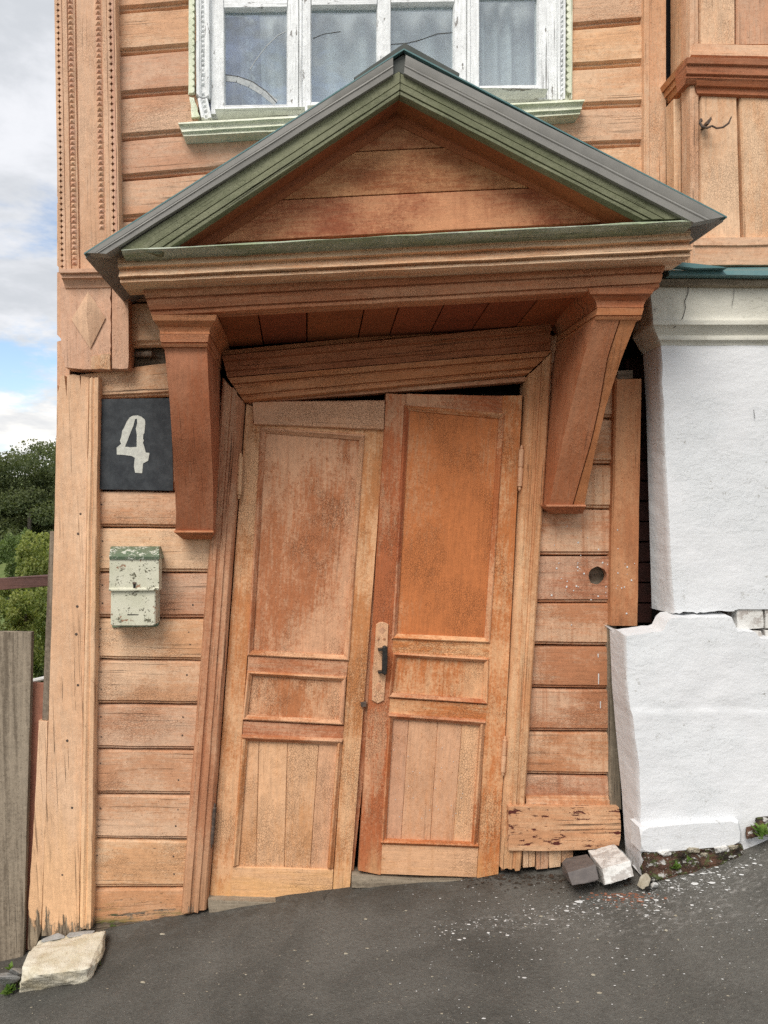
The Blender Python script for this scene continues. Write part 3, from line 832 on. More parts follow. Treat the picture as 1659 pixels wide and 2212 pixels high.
dr = prism('door', house, DOORR, [(834, 850), (1128, 854), (1078, 1888), (1030, 1896), (775, 1881), (803, 1400), (822, 1106)], -.008, -.045, dref=.012, grain=(0, 1), bev=.002, label='right leaf of the double door, orange with iron handle')
r0 = .014
strip('stile', dr, DOORR, (834, 850), (878, 852), (774, 1880), (823, 1890), FLAT(r0), back=-.02, djit=.002)
strip('stile', dr, DOORR, (1086, 855), (1129, 854), (1030, 1897), (1077, 1888), FLAT(r0), back=-.02, djit=.002)
strip('rail', dr, DOORR, (878, 850), (877, 880), (1088, 855), (1088, 896), FLAT(r0 - .001), back=-.02)
strip('rail', dr, DOORR, (848, 1380), (848, 1416), (1059, 1389), (1057, 1428), FLAT(r0 - .001), back=-.02)
strip('rail', dr, DOORR, (840, 1508), (838, 1550), (1054, 1522), (1048, 1564), FLAT(r0 - .001), back=-.02)
strip('rail', dr, DLOW, (824, 1820), (820, 1889), (1033, 1827), (1029, 1896), FLAT(r0 - .001), back=-.02)
strip('panel', dr, DOORP, (878, 878), (1088, 895), (848, 1382), (1058, 1390), [(0, .002), (.5, .003), (1, .002)], back=-.02, seg=12, djit=.002)
frame4(dr, DOORR, ((873, 874), (1092, 891), (1060, 1391), (846, 1382)), 12, .010)
strip('panel', dr, DOORR, (849, 1412), (1057, 1424), (840, 1507), (1054, 1521), [(0, .002), (.5, .003), (1, .002)], back=-.02, seg=4)
frame4(dr, DOORR, ((848, 1410), (1058, 1422), (1055, 1523), (838, 1508)), 10, .011)
jx0, jx1 = [838, 884, 947, 1000, 1050], [822, 866, 929, 978, 1032]
for a, b, c, d_ in zip(jx0, jx0[1:], jx1, jx1[1:]):
    strip('panel_plank', dr, DLOW, (a + .3, 1544), (b - .3, 1548), (c + .3, 1824), (d_ - .3, 1826), [(0, -.0005), (.02, .002), (.98, .002), (1, -.0005)], back=-.02, jit=.001)
strip('moulding', dr, DOORR, (838, 1542), (843, 1554), (1050, 1557), (1045, 1570), MOULD(r0), back=0)
strip('moulding', dr, DOORR, (839, 1550), (850, 1554), (822, 1820), (834, 1822), MOULD(.011), back=0)
strip('moulding', dr, DOORR, (1038, 1566), (1050, 1560), (1020, 1824), (1032, 1826), MOULD(.011), back=0)
strip('moulding', dr, DOORR, (822, 1816), (824, 1827), (1034, 1824), (1033, 1835), MOULD(r0), back=0)
hinge(dr, (1127, 962), (1122, 1060), .035, CASE)
hinge(dr, (1091, 1590), (1086, 1676), .035, CASE, .010)
# lock plate, handle, keyhole cover (region scale .1066 px)
K = lambda x, y: (774.2 + x * .10667, 1312.5 + y * .10667)
lp = prism('lock_plate', dr, DLOW, [K(355, 345), K(420, 300), K(490, 290), K(560, 310), K(610, 345), K(590, 700), K(560, 1300), K(520, 1885), K(390, 1945), K(270, 1880), K(290, 1300), K(340, 700)], .021, .008, grain=(0, 1), bev=.002)
prism('handle', dr, IRON, [K(490, 790), K(540, 770), K(590, 800), K(585, 1080), K(578, 1340), K(530, 1370), K(475, 1330), K(480, 1060)], .066, .046, dref=.056, bev=.006)
for y in (840, 1295):
    prism('handle_bracket', dr, IRON, [K(395, y - 12), K(520, y - 28), K(520, y + 18), K(395, y + 22)], .056, .018, dref=.035, bev=.001)
lp_d = [rhomb(K(480, 465), K(475, 380), K(560, 462), K(485, 545), K(395, 462), .0212, .006), rhomb(K(412, 1610), K(415, 1520), K(485, 1600), K(405, 1715), K(340, 1600), .0212, .004)]
merged('lock_diamond', dr, DLOW, lp_d)
def disc(c, r, d, t, n=8):
    vs_ = [P(c[0] + r * math.cos(k / n * 2 * math.pi), c[1] + r * math.sin(k / n * 2 * math.pi), d) for k in range(n)]
    ce = P(*c, d); ce.y -= t
    return vs_ + [ce], [(k, (k + 1) % n, n) for k in range(n)]
merged('rivet', dr, DLOW, [disc(K(*c), 3.2, .0213, .004) for c in ((405, 640), (525, 640), (330, 1785), (465, 1790), (430, 1485))])
prism('latch_stub', dl, RUST, [K(40, 1930), K(165, 1910), K(160, 2010), K(60, 2020)], .012, -.01, bev=.001)

# --- timbers at the foot of the doors
prism('threshold', house, GREYW, [(449, 1944), (560, 1948), (700, 1950), (752, 1947), (700, 1955), (600, 1964), (452, 1975)], .04, -.04, rough=.002, bev=.001)
prism('threshold', house, GREYW, [(760, 1890), (900, 1902), (1030, 1900), (1034, 1912), (900, 1916), (760, 1918)], .02, -.06, rough=.002, bev=.001)
# --- right of the door: standing board, kickboard and slats
strip('standing_board', house, RIGHTB, (1330, 819), (1388, 818), (1319, 1352), (1379, 1352), [(0, .045), (.05, .055), (.95, .055), (1, .045)], back=-.01, endj=.006)
prism('wood_block', house, GREYW, [(1336, 801), (1367, 799), (1367, 817), (1333, 819)], .02, -.06, rough=.002, bev=.001)
strip('edge_board', house, GREYW, (1314, 1350), (1332, 1350), (1318, 1748), (1345, 1748), [(0, .03), (.1, .038), (.9, .038), (1, .03)], back=-.01, jit=.004)
strip('ledge_board', house, TANR, (1137, 1721), (1137, 1743), (1317, 1722), (1317, 1745), [(0, .02), (.1, .035), (.25, .034), (.3, .04), (.95, .04), (1, .03)], back=-.01)
prism('kickboard', house, KICK, [(1098, 1743), (1150, 1742), (1338, 1745), (1342, 1790), (1338, 1828), (1260, 1836), (1180, 1838), (1099, 1838)], .07, .035, rough=.002, bev=.003, label='kickboard with peeling paint showing dark red')
for (a, b, c, v) in ((1130, 1156, 1872, 1836), (1158, 1185, 1876, 1836), (1186, 1212, 1872, 1836), (1213, 1238, 1862, 1836)):
    prism('foot_slat', house, TAN, [(a, v), (b, v), (b - 1, c), (a + 1, c + 3)], .04, .015, grain=(0, 1), rough=.0015, bev=.001)

# paint specks flicked on the boards near the hole
parts = []
for k in range(85):
    u = 1290 + rnd.gauss(0, 55); v = 1235 + rnd.gauss(0, 45)
    if 1185 < u < 1372 and math.hypot(u - hc[0], v - hc[1]) > 26:
        d = .0575 if u > 1327 else .0225
        if 1316 < u < 1330 or (abs((v - 1201) % 101) < 12): continue
        parts.append(disc((u, v), rnd.choice((.9, 1.2, 1.6, 2.2)), d, .0006, 5))
for (u, v0, v1) in ((1293, 1455, 1478), (1297, 1515, 1530), (1292, 1412, 1420)):
    a = P(u - 1.2, v0, .0228); b = P(u + 1.2, v0, .0228); c = P(u + .9, v1, .0228); e = P(u - .9, v1, .0228)
    parts.append(([a, b, c, e], [(0, 1, 2, 3)]))
for k in range(70):
    u = 960 + rnd.gauss(0, 90); v = 1700 + rnd.gauss(0, 110)
    if 850 < u < 1018 and 1605 < v < 1800: parts.append(disc((u, v), rnd.choice((.7, 1.0)), .0045, .0004, 5))
o = merged('paint_specks', house, CHIPW, parts); o['kind'] = 'stuff'

# rusty nail heads along the board ends
parts = []
for (v0, v1) in ((1062, 1139), (1139, 1237), (1237, 1336), (1336, 1425), (1425, 1521), (1521, 1619), (1619, 1716), (1716, 1813), (1813, 1920)):
    for uu in (221 - (v0 - 1062) * .012, 478 - (v0 - 814) * .0705 - 32):
        for t in (.3, .68):
            if rnd.random() < .75: parts.append(disc((uu + rnd.uniform(-4, 4), v0 + (v1 - v0) * t + rnd.uniform(-5, 5)), rnd.uniform(1.5, 2.3), .0214, .0012, 7))
for k, v in enumerate((1110, 1153, 1310, 1370, 1480, 1600, 1745, 1890)):
    parts.append(disc((152 - (v - 1100) * .02 + rnd.uniform(-22, 26), v), rnd.uniform(2.0, 3.4), .0508, .001, 8))
o = merged('nail_heads', house, RUST, parts); o['kind'] = 'stuff'

# ------------------------------------------------------------------ porch canopy
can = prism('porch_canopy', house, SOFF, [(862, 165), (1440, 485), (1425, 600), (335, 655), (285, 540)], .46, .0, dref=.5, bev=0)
# gable boards
prism('gable_board', can, TYMP, [(420, 526), (1360, 476), (1172, 405), (574, 434)], .50, .47, dref=.50, grain=(1, .05), bev=.0015)
prism('gable_board', can, TYMP, [(573, 432), (1170, 403), (987, 318), (737, 330)], .50, .47, dref=.50, grain=(1, .05), bev=.0015)
prism('gable_board', can, TYMP, [(738, 328), (985, 316), (858, 230)], .50, .47, dref=.50, grain=(1, .05), bev=.0015)
TRM = [(0, .525), (.3, .53), (.4, .52), (.75, .518), (.85, .51), (1, .505)]
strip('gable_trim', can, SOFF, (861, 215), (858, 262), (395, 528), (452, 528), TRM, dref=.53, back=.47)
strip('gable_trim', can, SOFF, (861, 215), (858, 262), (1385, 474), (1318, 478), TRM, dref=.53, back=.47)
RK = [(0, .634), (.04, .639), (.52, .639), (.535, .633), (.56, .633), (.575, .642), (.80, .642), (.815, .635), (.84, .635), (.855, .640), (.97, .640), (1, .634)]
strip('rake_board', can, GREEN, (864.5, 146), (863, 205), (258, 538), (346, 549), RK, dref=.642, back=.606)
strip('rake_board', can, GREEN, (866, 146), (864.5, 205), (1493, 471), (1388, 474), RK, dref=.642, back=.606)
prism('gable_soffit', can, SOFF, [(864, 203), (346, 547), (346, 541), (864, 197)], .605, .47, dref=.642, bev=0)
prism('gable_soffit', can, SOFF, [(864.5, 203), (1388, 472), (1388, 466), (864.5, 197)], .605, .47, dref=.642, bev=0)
strip('rounded_bar', can, BARG, (262, 534), (262, 549), (1499, 467), (1501, 486), [(0, .59), (.08, .62), (.25, .646), (.5, .654), (.75, .640), (.92, .61), (1, .59)], back=.5, jit=.003)
strip('cornice', can, CANO, (249, 549), (258, 610), (1502, 487), (1496, 552),
      [(0, .570), (.18, .578), (.20, .572), (.30, .582), (.44, .600), (.455, .572), (.48, .570), (.52, .578), (.80, .604), (.815, .580), (.83, .578), (.88, .588), (.97, .590), (1, .570)], back=.44, jit=.002)
strip('frieze', can, FRZ, (303, 610), (326, 681), (1441, 556), (1427, 620),
      [(0, .50), (.05, .505), (.46, .502), (.49, .490), (.53, .490), (.55, .500), (.82, .497), (.84, .485), (.87, .485), (.89, .492), (.97, .490), (1, .48)], back=.42, jit=.002)
# soffit boards, running from the frieze back to the wall
su = [452, 555, 663, 790, 867, 967, 1068, 1175, 1290]
for a, b in zip(su, su[1:]):
    ln = lambda u: 680 - (u - 326) * 60 / 1101
    ya, yb = ln(a), ln(b)
    fl, fr2 = P(a + 1.6, ya - 2, .45), P(b - 1.6, yb - 2, .45)
    sag = .038 + .003 * rnd.random()
    def sec(t):
        y = -.45 + t * .44
        l = Vector((fl.x, y, fl.z - sag * t)); r_ = Vector((fr2.x, y, fr2.z - sag * t)); up = Vector((0, 0, .018))
        return [l, r_, r_ + up, l + up]
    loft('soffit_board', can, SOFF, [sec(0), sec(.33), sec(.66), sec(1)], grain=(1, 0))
# brackets
def bracket(lv, caps, foot, split=None, label=None):
    """lv = [(v, uL, uR, d)] down the console."""
    def dense(lv):
        out = []
        for (a, b) in zip(lv, lv[1:]):
            for i in range(4):
                t = i / 4; out.append([a[k] + (b[k] - a[k]) * t for k in range(len(a))])
        return out + [list(lv[-1])]
    def section(v, a, b, d, back=-.02):
        pa, pb = P(a, v, d), P(b, v, d)
        return [Vector((pa.x, -back, pa.z)), pa, pb, Vector((pb.x, -back, pb.z))]
    rows = dense(lv)
    rows = [(v + 0, a + 1.2 * nz(v * .03, 1), b + 1.2 * nz(v * .03, 8), d) for v, a, b, d in rows]
    if split is None:
        br = loft('bracket', can, BRAK, [section(*r) for r in rows], grain=(0, 1), label=label)
    else:
        def sp(v):
            for (v0, u0), (v1, u1) in zip(split, split[1:]):
                if v <= v1: return u0 + (u1 - u0) * (v - v0) / (v1 - v0)
            return split[-1][1]
        br = loft('bracket', can, BRAK, [section(v, a, sp(v) - 1.4 - .8 * abs(nz(v * .05, 3)), d) for v, a, b, d in rows], grain=(0, 1), label=label)
        loft('bracket', can, BRAK, [section(v, sp(v) + .9, b, d - .004) for v, a, b, d in rows], grain=(0, 1), label=label and 'split-off right-hand strip of the right bracket')
    def between(i, t, dd=0.0, du=0.0):
        m = [x + (y - x) * t for x, y in zip(caps[i], caps[i + 1])]
        return section(m[0], m[1] - du, m[2] + du, m[3] + dd)
    crown = [section(*caps[0]), between(0, .30, .004, 1.5), between(0, .42, -.004, -1), between(0, .65, -.014, -3), between(0, .88, -.010, -2.5), section(*caps[1])]
    loft('bracket_cap', can, BRAK, crown, grain=(1, 0), ang=15)
    block = [section(*caps[2]), between(2, .62, .004), between(2, .66, -.004, -2), between(2, .74, -.004, -2), between(2, .78, .004, 1), section(*caps[3])]
    loft('bracket_cap', can, BRAK, block, grain=(1, 0), ang=15)
    secs = [section(*foot[0]), section(*foot[1]), section(*foot[2])]
    loft('bracket_foot', can, BRAK, secs, grain=(1, 0))
bracket([(748, 355, 447, .445), (800, 360, 449, .43), (862, 366, 452, .395), (950, 372, 456, .33), (1050, 378, 460, .22), (1106, 380, 461, .165), (1147, 379, 460, .125)],
        [(680, 327, 468, .50), (721, 345, 453, .465), (722, 344, 451, .47), (749, 349, 447, .46)], [(1146, 375, 461, .135), (1150, 376, 461, .137), (1165, 396, 456, .07)])
bracket([(690, 1284, 1376, .465), (778, 1259, 1341, .395), (878, 1233, 1309, .30), (978, 1210, 1285, .22), (1040, 1197, 1272, .165), (1091, 1187, 1263, .125)],
        [(622, 1271, 1415, .50), (664, 1289, 1390, .475), (665, 1291, 1391, .48), (690, 1286, 1384, .47)], [(1090, 1180, 1265, .135), (1094, 1181, 1266, .137), (1110, 1196, 1258, .07)],
        split=[(690, 1340), (773, 1313), (873, 1296), (950, 1279), (1028, 1256), (1091, 1238)])
# roof sheets
def roofsheet(a, b, dz, mat, name, d0, d1, ext=0):
    (ua, va), (ub, vb) = a, b
    return prism(name, can, mat, [(ua, va + dz), (ub, vb + dz), (ub, vb + dz + 3.2), (ua, va + dz + 3.2)], d0, d1, dref=.66, bev=0)
roofsheet((873, 103.5), (181, 546), 0, TEAL, 'roof_sheet', .659, .0)
roofsheet((873, 104), (1571, 467), 0, TEAL, 'roof_sheet', .659, .0)
roofsheet((873, 106), (181, 548.5), 1.5, METALU, 'roof_underlay', .64, .01)
roofsheet((873, 106.5), (1569, 469.5), 1.5, METALU, 'roof_underlay', .64, .01)
FB = [(0, .655), (.02, .658), (.46, .6575), (.50, .6562), (.60, .6592), (.66, .6560), (.98, .6545), (1, .650)]
strip('roof_fascia', can, METAL, (849, 118), (850, 158), (181, 546), (229, 547), FB, dref=.66, back=.61, jit=.0012)
strip('roof_fascia', can, METAL, (877, 117), (873, 157), (1570, 466), (1500, 480), FB, dref=.66, back=.61, jit=.0012)
prism('ridge_cap', can, METALD, [(874, 92), (993, 158), (991, 168), (900, 123), (876, 108), (850, 122), (768, 174), (765, 167)], .652, .0, dref=.652, bev=.001)
prism('ridge_cap', can, METALD, [(872, 110), (884, 122), (876, 160), (862, 150), (848, 160), (846, 125)], .640, .3, dref=.65, bev=.001)

# ------------------------------------------------------------------ upper window
win = prism('window', house, WHITE, [(428, -330), (1220, -330), (1220, -100), (428, -100)], .0, -.05, label='white four-light casement window, frame cracked and flaking')
# room behind
def room():
    x0, x1 = P(440, 0, 0).x, P(1215, 0, 0).x; z0, z1 = P(0, 262, 0).z, P(0, -330, 0).z; y0, y1 = .07, 1.6
    v = [Vector(p) for p in ((x0, y0, z0), (x1, y0, z0), (x1, y0, z1), (x0, y0, z1), (x0, y1, z0), (x1, y1, z0), (x1, y1, z1), (x0, y1, z1))]
    merged('room', win, ROOM, [(v, [(4, 5, 6, 7), (0, 1, 5, 4), (3, 7, 6, 2), (0, 4, 7, 3), (1, 2, 6, 5)])])
room()
WV0 = -120
STL = [(0, -.002), (.04, .006), (.94, .006), (.97, .0), (1, -.01)]
def stile(u0, u1, v1, d=0.0, prof=None, u0b=None, u1b=None):
    pr = [(t, dd + d) for t, dd in (prof or STL)]
    strip('sash_stile', win, WHITE, (u0, WV0), (u1, WV0), (u0b or u0, v1), (u1b or u1, v1), pr, back=-.04, jit=.0012)
stile(453, 484, 246, .012, u0b=455, u1b=486)
MUL = [(0, -.01), (.05, .004), (.46, .006), (.49, -.006), (.52, .010), (.60, .012), (.63, .004), (.95, .004), (1, -.01)]
stile(619, 673, 250, .012, MUL)
stile(814, 845, 250, .004)
stile(981, 1038, 225, .012, MUL)
stile(1163, 1206, 215, .012)
RLP = [(0, .008), (.05, .016), (.9, .016), (1, .004)]
for (a, b, t, m) in ((484, 620, -14, 19), (673, 814, -20, 14), (845, 981, -25, 8), (1038, 1164, -40, -12)):
    strip('sash_rail', win, WHITE, (a, t), (a, m), (b, t), (b, m - 2), RLP, back=-.04)
for (a, b, t, m) in ((484, 622, 226, 236), (672, 815, 219, 232), (845, 982, 205, 220), (1036, 1166, 184, 192)):
    strip('sash_rail', win, WHITE, (a, t + 1), (a, m), (b, t - 1), (b, m - 2), RLP, back=-.04)
# drip rails: a sloping moulding under each casement
strip('drip_rail', win, WHITE, (463, 233), (468, 246), (658, 229), (660, 240), [(0, .012), (.08, .05), (.25, .055), (1, .014)], dref=.05, back=-.02)
strip('drip_rail', win, WHITE, (664, 226), (664, 238), (985, 206), (985, 218), [(0, .012), (.08, .05), (.25, .055), (1, .014)], dref=.05, back=-.02)
strip('drip_rail', win, WHITE, (1034, 187), (1036, 206), (1184, 190), (1182, 204), [(0, .012), (.08, .05), (.2, .055), (1, .014)], dref=.05, back=-.02)
strip('window_frame', win, WHITE, (450, 243), (450, 256), (1210, 200), (1210, 214), [(0, -.004), (.5, .004), (1, .0)], back=-.05)
for (a, b, t, m) in ((482, 622, 15, 230), (671, 816, 10, 224), (843, 983, 3, 212), (1035, 1166, -16, 188)):
    prism('pane', win, GLASS, [(a, t), (b, t - 2), (b, m), (a, m)], -.012, -.0125, bev=0)
# casing: bead strip, scalloped pale green edge; the lower left piece has broken away
CSG = [(0, .030), (.06, .046), (.24, .046), (.28, .038), (.36, .038), (.38, .030), (.68, .030), (.70, .040), (.80, .046), (.95, .044), (1, .02)]
strip('window_casing', win, WHITE, (421, WV0), (454, WV0), (423, 206), (453, 207), CSG, back=-.02, jit=.002, endj=.012)
strip('window_casing', win, WHITE, (426, 210), (449, 212), (434, 254), (458, 252), CSG, back=-.02, jit=.002, endj=.012)
strip('window_casing', win, WHITE, (1206, WV0), (1223, WV0), (1205, 214), (1222, 213), [(0, .02), (.1, .040), (.3, .044), (.36, .034), (.64, .034), (.7, .044), (.94, .044), (1, .03)], back=-.02, jit=.002)
bmw = stud_mesh('carved_bead', .0075, .0085, .010, WHITE)
def beads(uc, v0, v1, pitch, d, sl=0.0):
    v = v0
    while v < v1:
        if rnd.random() > .14:
            o = bpy.data.objects.new('carved_bead', bmw); COL.objects.link(o); o.parent = win
            p = P(uc + sl * (v - v0), v, d); o.location = p - WL[win.name]; WL[o.name] = p
            k = .75 + .4 * rnd.random(); o.scale = (k, k, k)
        v += pitch
beads(438, -18, 203, 10.5, .0305, .003); beads(440.5, 218, 250, 10.5, .0305, .15); beads(1214, -18, 208, 10.5, .0345)
Qo = Q
def comb_px(uL, uR, pitch, v0, v1, side, tip):
    ed = []; n = int((v1 - v0) / pitch); base = uR - tip if side > 0 else uL + tip
    for i in range(n):
        for k in range(7):
            a = math.pi * k / 6
            ed.append((base + side * tip * math.sin(a), v0 + i * pitch + pitch * (.5 - .5 * math.cos(a)) * .99))
    other = uL if side > 0 else uR
    return [(other, v0)] + ed + [(other, v0 + n * pitch)]
prism('scallop_edging', win, PALEG, comb_px(408, 420, 14.6, -106, 206, 1, 6), .040, .018, grain=(0, 1), bev=0)
strip('scallop_backing', win, PALEG, (408, WV0), (422, WV0), (407, 204), (421, 204), [(0, .022), (1, .022)], back=-.02)
prism('scallop_edging', win, PALEG, [(409, 209), (420, 212), (431, 252), (414, 253)], .035, -.01, grain=(0, 1), rough=.004, sub=.01, bev=0, label='broken foot of the scalloped edging')
prism('scallop_edging', win, PALEG, comb_px(1224, 1234, 14.6, -106, 215, -1, 6), .040, .018, grain=(0, 1), bev=0)
strip('scallop_backing', win, PALEG, (1223, WV0), (1238, WV0), (1222, 214), (1237, 213), [(0, .022), (.6, .022), (.62, .036), (.95, .036), (1, .02)], back=-.02)
strip('window_sill', win, PALEG, (383, 261), (397, 294), (1265, 210), (1254, 247), [(0, .07), (.03, .082), (.22, .092), (.25, .080), (.32, .076), (.48, .077), (.66, .088), (.69, .076), (.74, .074), (.92, .082), (.95, .066), (1, .045)], back=-.02, jit=.0025)
merged('carved_drop', win, PALEG, [disc((1170 + k * 8, 250 + (k % 3) * 3), 5.5, .05, .012) for k in range(4)])
# casement hinge on the left stile
tube('casement_hinge', win, WHITE, [P(452, 156, .03), P(452, 176, .03), P(452, 178, .03), P(452, 198, .03)], [.006, .006, .004, .006], 8)
# curtains
def curtain(u0, u1, v0, v1, d, mat, folds, slant=0.0, amp=.012):
    bm = bmesh.new(); uvl = bm.loops.layers.uv.new('UVMap')
    nx, nv = max(10, int((u1 - u0) / 4)), 14
    rows = []
    for j in range(nv + 1):
        t = j / nv; row = []
        for i in range(nx + 1):
            s = i / nx
            u = u0 + (u1 - u0) * s + slant * t
            p = P(u, v0 + (v1 - v0) * t, d)
            p.y += amp * math.sin(s * folds * 6.28 + 1.3 * math.sin(t * 2 + u0)) * (.6 + .4 * t) + amp * .5 * nz(s * 9, t * 2, u0)
            row.append((bm.verts.new(p), s * (u1 - u0) / 500, t * (v1 - v0) / 500))
        rows.append(row)
    for j in range(nv):
        for i in range(nx):
            q = (rows[j][i], rows[j + 1][i], rows[j + 1][i + 1], rows[j][i + 1])
            f = bm.faces.new([x[0] for x in q])
            for lp_, x in zip(f.loops, q): lp_[uvl].uv = (x[1], x[2])
    return link_bm('curtain', bm, mat, win, ang=80)
curtain(508, 560, -120, 262, -.09, SHEER, 2.2, 16)
curtain(556, 640, -120, 262, -.11, LACE, 2.0, 12, .02)
curtain(650, 1000, -120, 250, -.10, LACE, 5, 0, .025)
curtain(1020, 1108, -120, 230, -.09, LACE, 3, -6, .02)
curtain(1090, 1190, -120, 230, -.12, LACE, 2, 8)
# cracks and tape on the glass
def line_strip(name, parent, mat, pts, wpx, d):
    parts = []
    for (a, b) in zip(pts, pts[1:]):
        dx, dy = b[0] - a[0], b[1] - a[1]; L = math.hypot(dx, dy) or 1
        nx, ny = -dy / L * wpx / 2, dx / L * wpx / 2
        parts.append(([P(a[0] + nx, a[1] + ny, d), P(b[0] + nx, b[1] + ny, d), P(b[0] - nx, b[1] - ny, d), P(a[0] - nx, a[1] - ny, d)], [(0, 1, 2, 3)]))
    return merged(name, parent, mat, parts)
line_strip('glass_crack', win, GLUE, [(619, 67), (600, 76), (575, 100), (552, 130), (540, 150)], 1.6, -.0105)
line_strip('glass_crack', win, IRON, [(676, 83), (700, 73), (736, 68)], 1.2, -.0105)
line_strip('glass_crack', win, IRON, [(843, 96), (880, 93), (905, 87), (945, 73), (982, 70)], 1.6, -.0105)
tp = [(484, 168), (512, 171), (540, 182), (568, 199), (596, 222)]
line_strip('glass_tape', win, GLUE, tp, 14, -.0108)
line_strip('glass_crack', win, IRON, [(484, 161), (515, 165), (545, 176), (575, 197), (598, 222)], 1.6, -.0102)

# ------------------------------------------------------------------ bay over the white wall
strip('bay_pilaster', house, PEACH, (1391, -330), (1441, -330), (1391, 640), (1442, 640), [(0, .02), (.02, .042), (.22, .044), (.25, .036), (.98, .036), (1, .0)], back=-.03)
bay = prism('bay', house, PEACH, [(1489, -330), (2250, -330), (2250, 575), (1491, 575)], .165, .0, dref=.165, grain=(0, 1), bev=.001)
strip('bay_corner_board', bay, PEACH, (1487, -330), (1511, -330), (1490, 575), (1513, 575), [(0, .19), (.1, .212), (.5, .214), (.55, .207), (.95, .205), (1, .19)], back=.15)
prism('bay_side_board', bay, PEACH, [(1467, 200), (1484, 200), (1486, 575), (1470, 575)], .12, .05, dref=.165, grain=(0, 1), bev=.004)
for (a, b, c, d_) in ((1512, 1588, 1512, 1589), (1591.5, 1680, 1592.5, 1681), (1684, 1760, 1684, 1760), (1764, 1840, 1764, 1840)):
    strip('bay_plank', bay, PEACH, (a, -330), (b, -330), (c, 95), (d_, 95), [(0, .19), (.03, .198), (.97, .198), (1, .19)], back=.16)
for (a, b, c, d_) in ((1513, 1592, 1512, 1601), (1598, 1690, 1609, 1692), (1695, 1770, 1697, 1772), (1775, 1850, 1777, 1850)):
    strip('bay_plank', bay, PEACH, (a, 180), (b, 180), (c, 518), (d_, 518), [(0, .19), (.03, .198), (.97, .198), (1, .19)], back=.16)
strip('bay_rail', bay, PEACH, (1503, 90), (1492, 121), (2250, 106), (2250, 138), [(0, .205), (.05, .222), (.5, .225), (.9, .23), (1, .22)], back=.16)
strip('bay_cornice', bay, BRAK, (1485, 121), (1491, 168), (2250, 138), (2250, 190), [(0, .255), (.04, .268), (.28, .262), (.32, .250), (.38, .252), (.66, .248), (.70, .236), (.80, .240), (1, .225)], back=.16)
strip('bay_cornice', bay, BRAK, (1503, 168), (1514, 197), (2250, 190), (2250, 222), [(0, .232), (.1, .236), (.45, .226), (.5, .214), (.9, .212), (1, .20)], back=.16)
fr = [P(1484, 120, .268), P(1486.5, 134, .262), P(1486.9, 135, .25), P(1488.5, 151, .248), P(1489, 153, .236), P(1491, 168, .226)]
xr = fr[-1].x + .05
def cor(y):
    r = [Vector((p.x, y, p.z)) for p in fr]
    return [Vector((xr, y, fr[0].z))] + r + [Vector((xr, y, fr[-1].z))]
loft('bay_cornice', bay, BRAK, [cor(-.235), cor(-.15), cor(-.02)], grain=(0, 1), label='return of the bay cornice')
strip('bay_base_rail', bay, PEACH, (1499, 511), (1497, 572), (2250, 508), (2250, 572), [(0, .20), (.03, .218), (.30, .220), (.34, .212), (.62, .214), (.98, .212), (1, .20)], back=.16, jit=.002)
tube('wall_hook', house, RUST, [P(1516, 262, .205), P(1514, 258, .235), P(1512, 266, .245), P(1517, 274, .25), P(1528, 276, .25), P(1538, 272, .25), P(1548, 277, .25), P(1562, 275, .25), P(1574, 266, .25), P(1580, 252, .25)],
     [.004, .005, .005, .005, .005, .004, .004, .004, .004, .002], 6)
prism('wall_hook', house, RUST, [(1523, 270), (1534, 254), (1535, 260), (1529, 271)], .25, .20, dref=.24, bev=.0005)
strip('flashing', house, TEAL, (1436, 571), (1436, 601), (2250, 568), (2250, 606), [(0, .205), (.1, .215), (.6, .28), (.95, .29), (1, .285)], dref=.25, back=.1, jit=.002)
prism('flashing', house, TEAL, [(1436, 566), (1500, 572), (1558, 579), (1568, 581), (1500, 582), (1436, 575)], .315, .28, dref=.30, bev=.0005)
strip('flashing_batten', house, GREYW, (1410, 600), (1410, 616), (2250, 606), (2250, 622), [(0, .25), (.2, .255), (.9, .25), (1, .24)], back=.1)

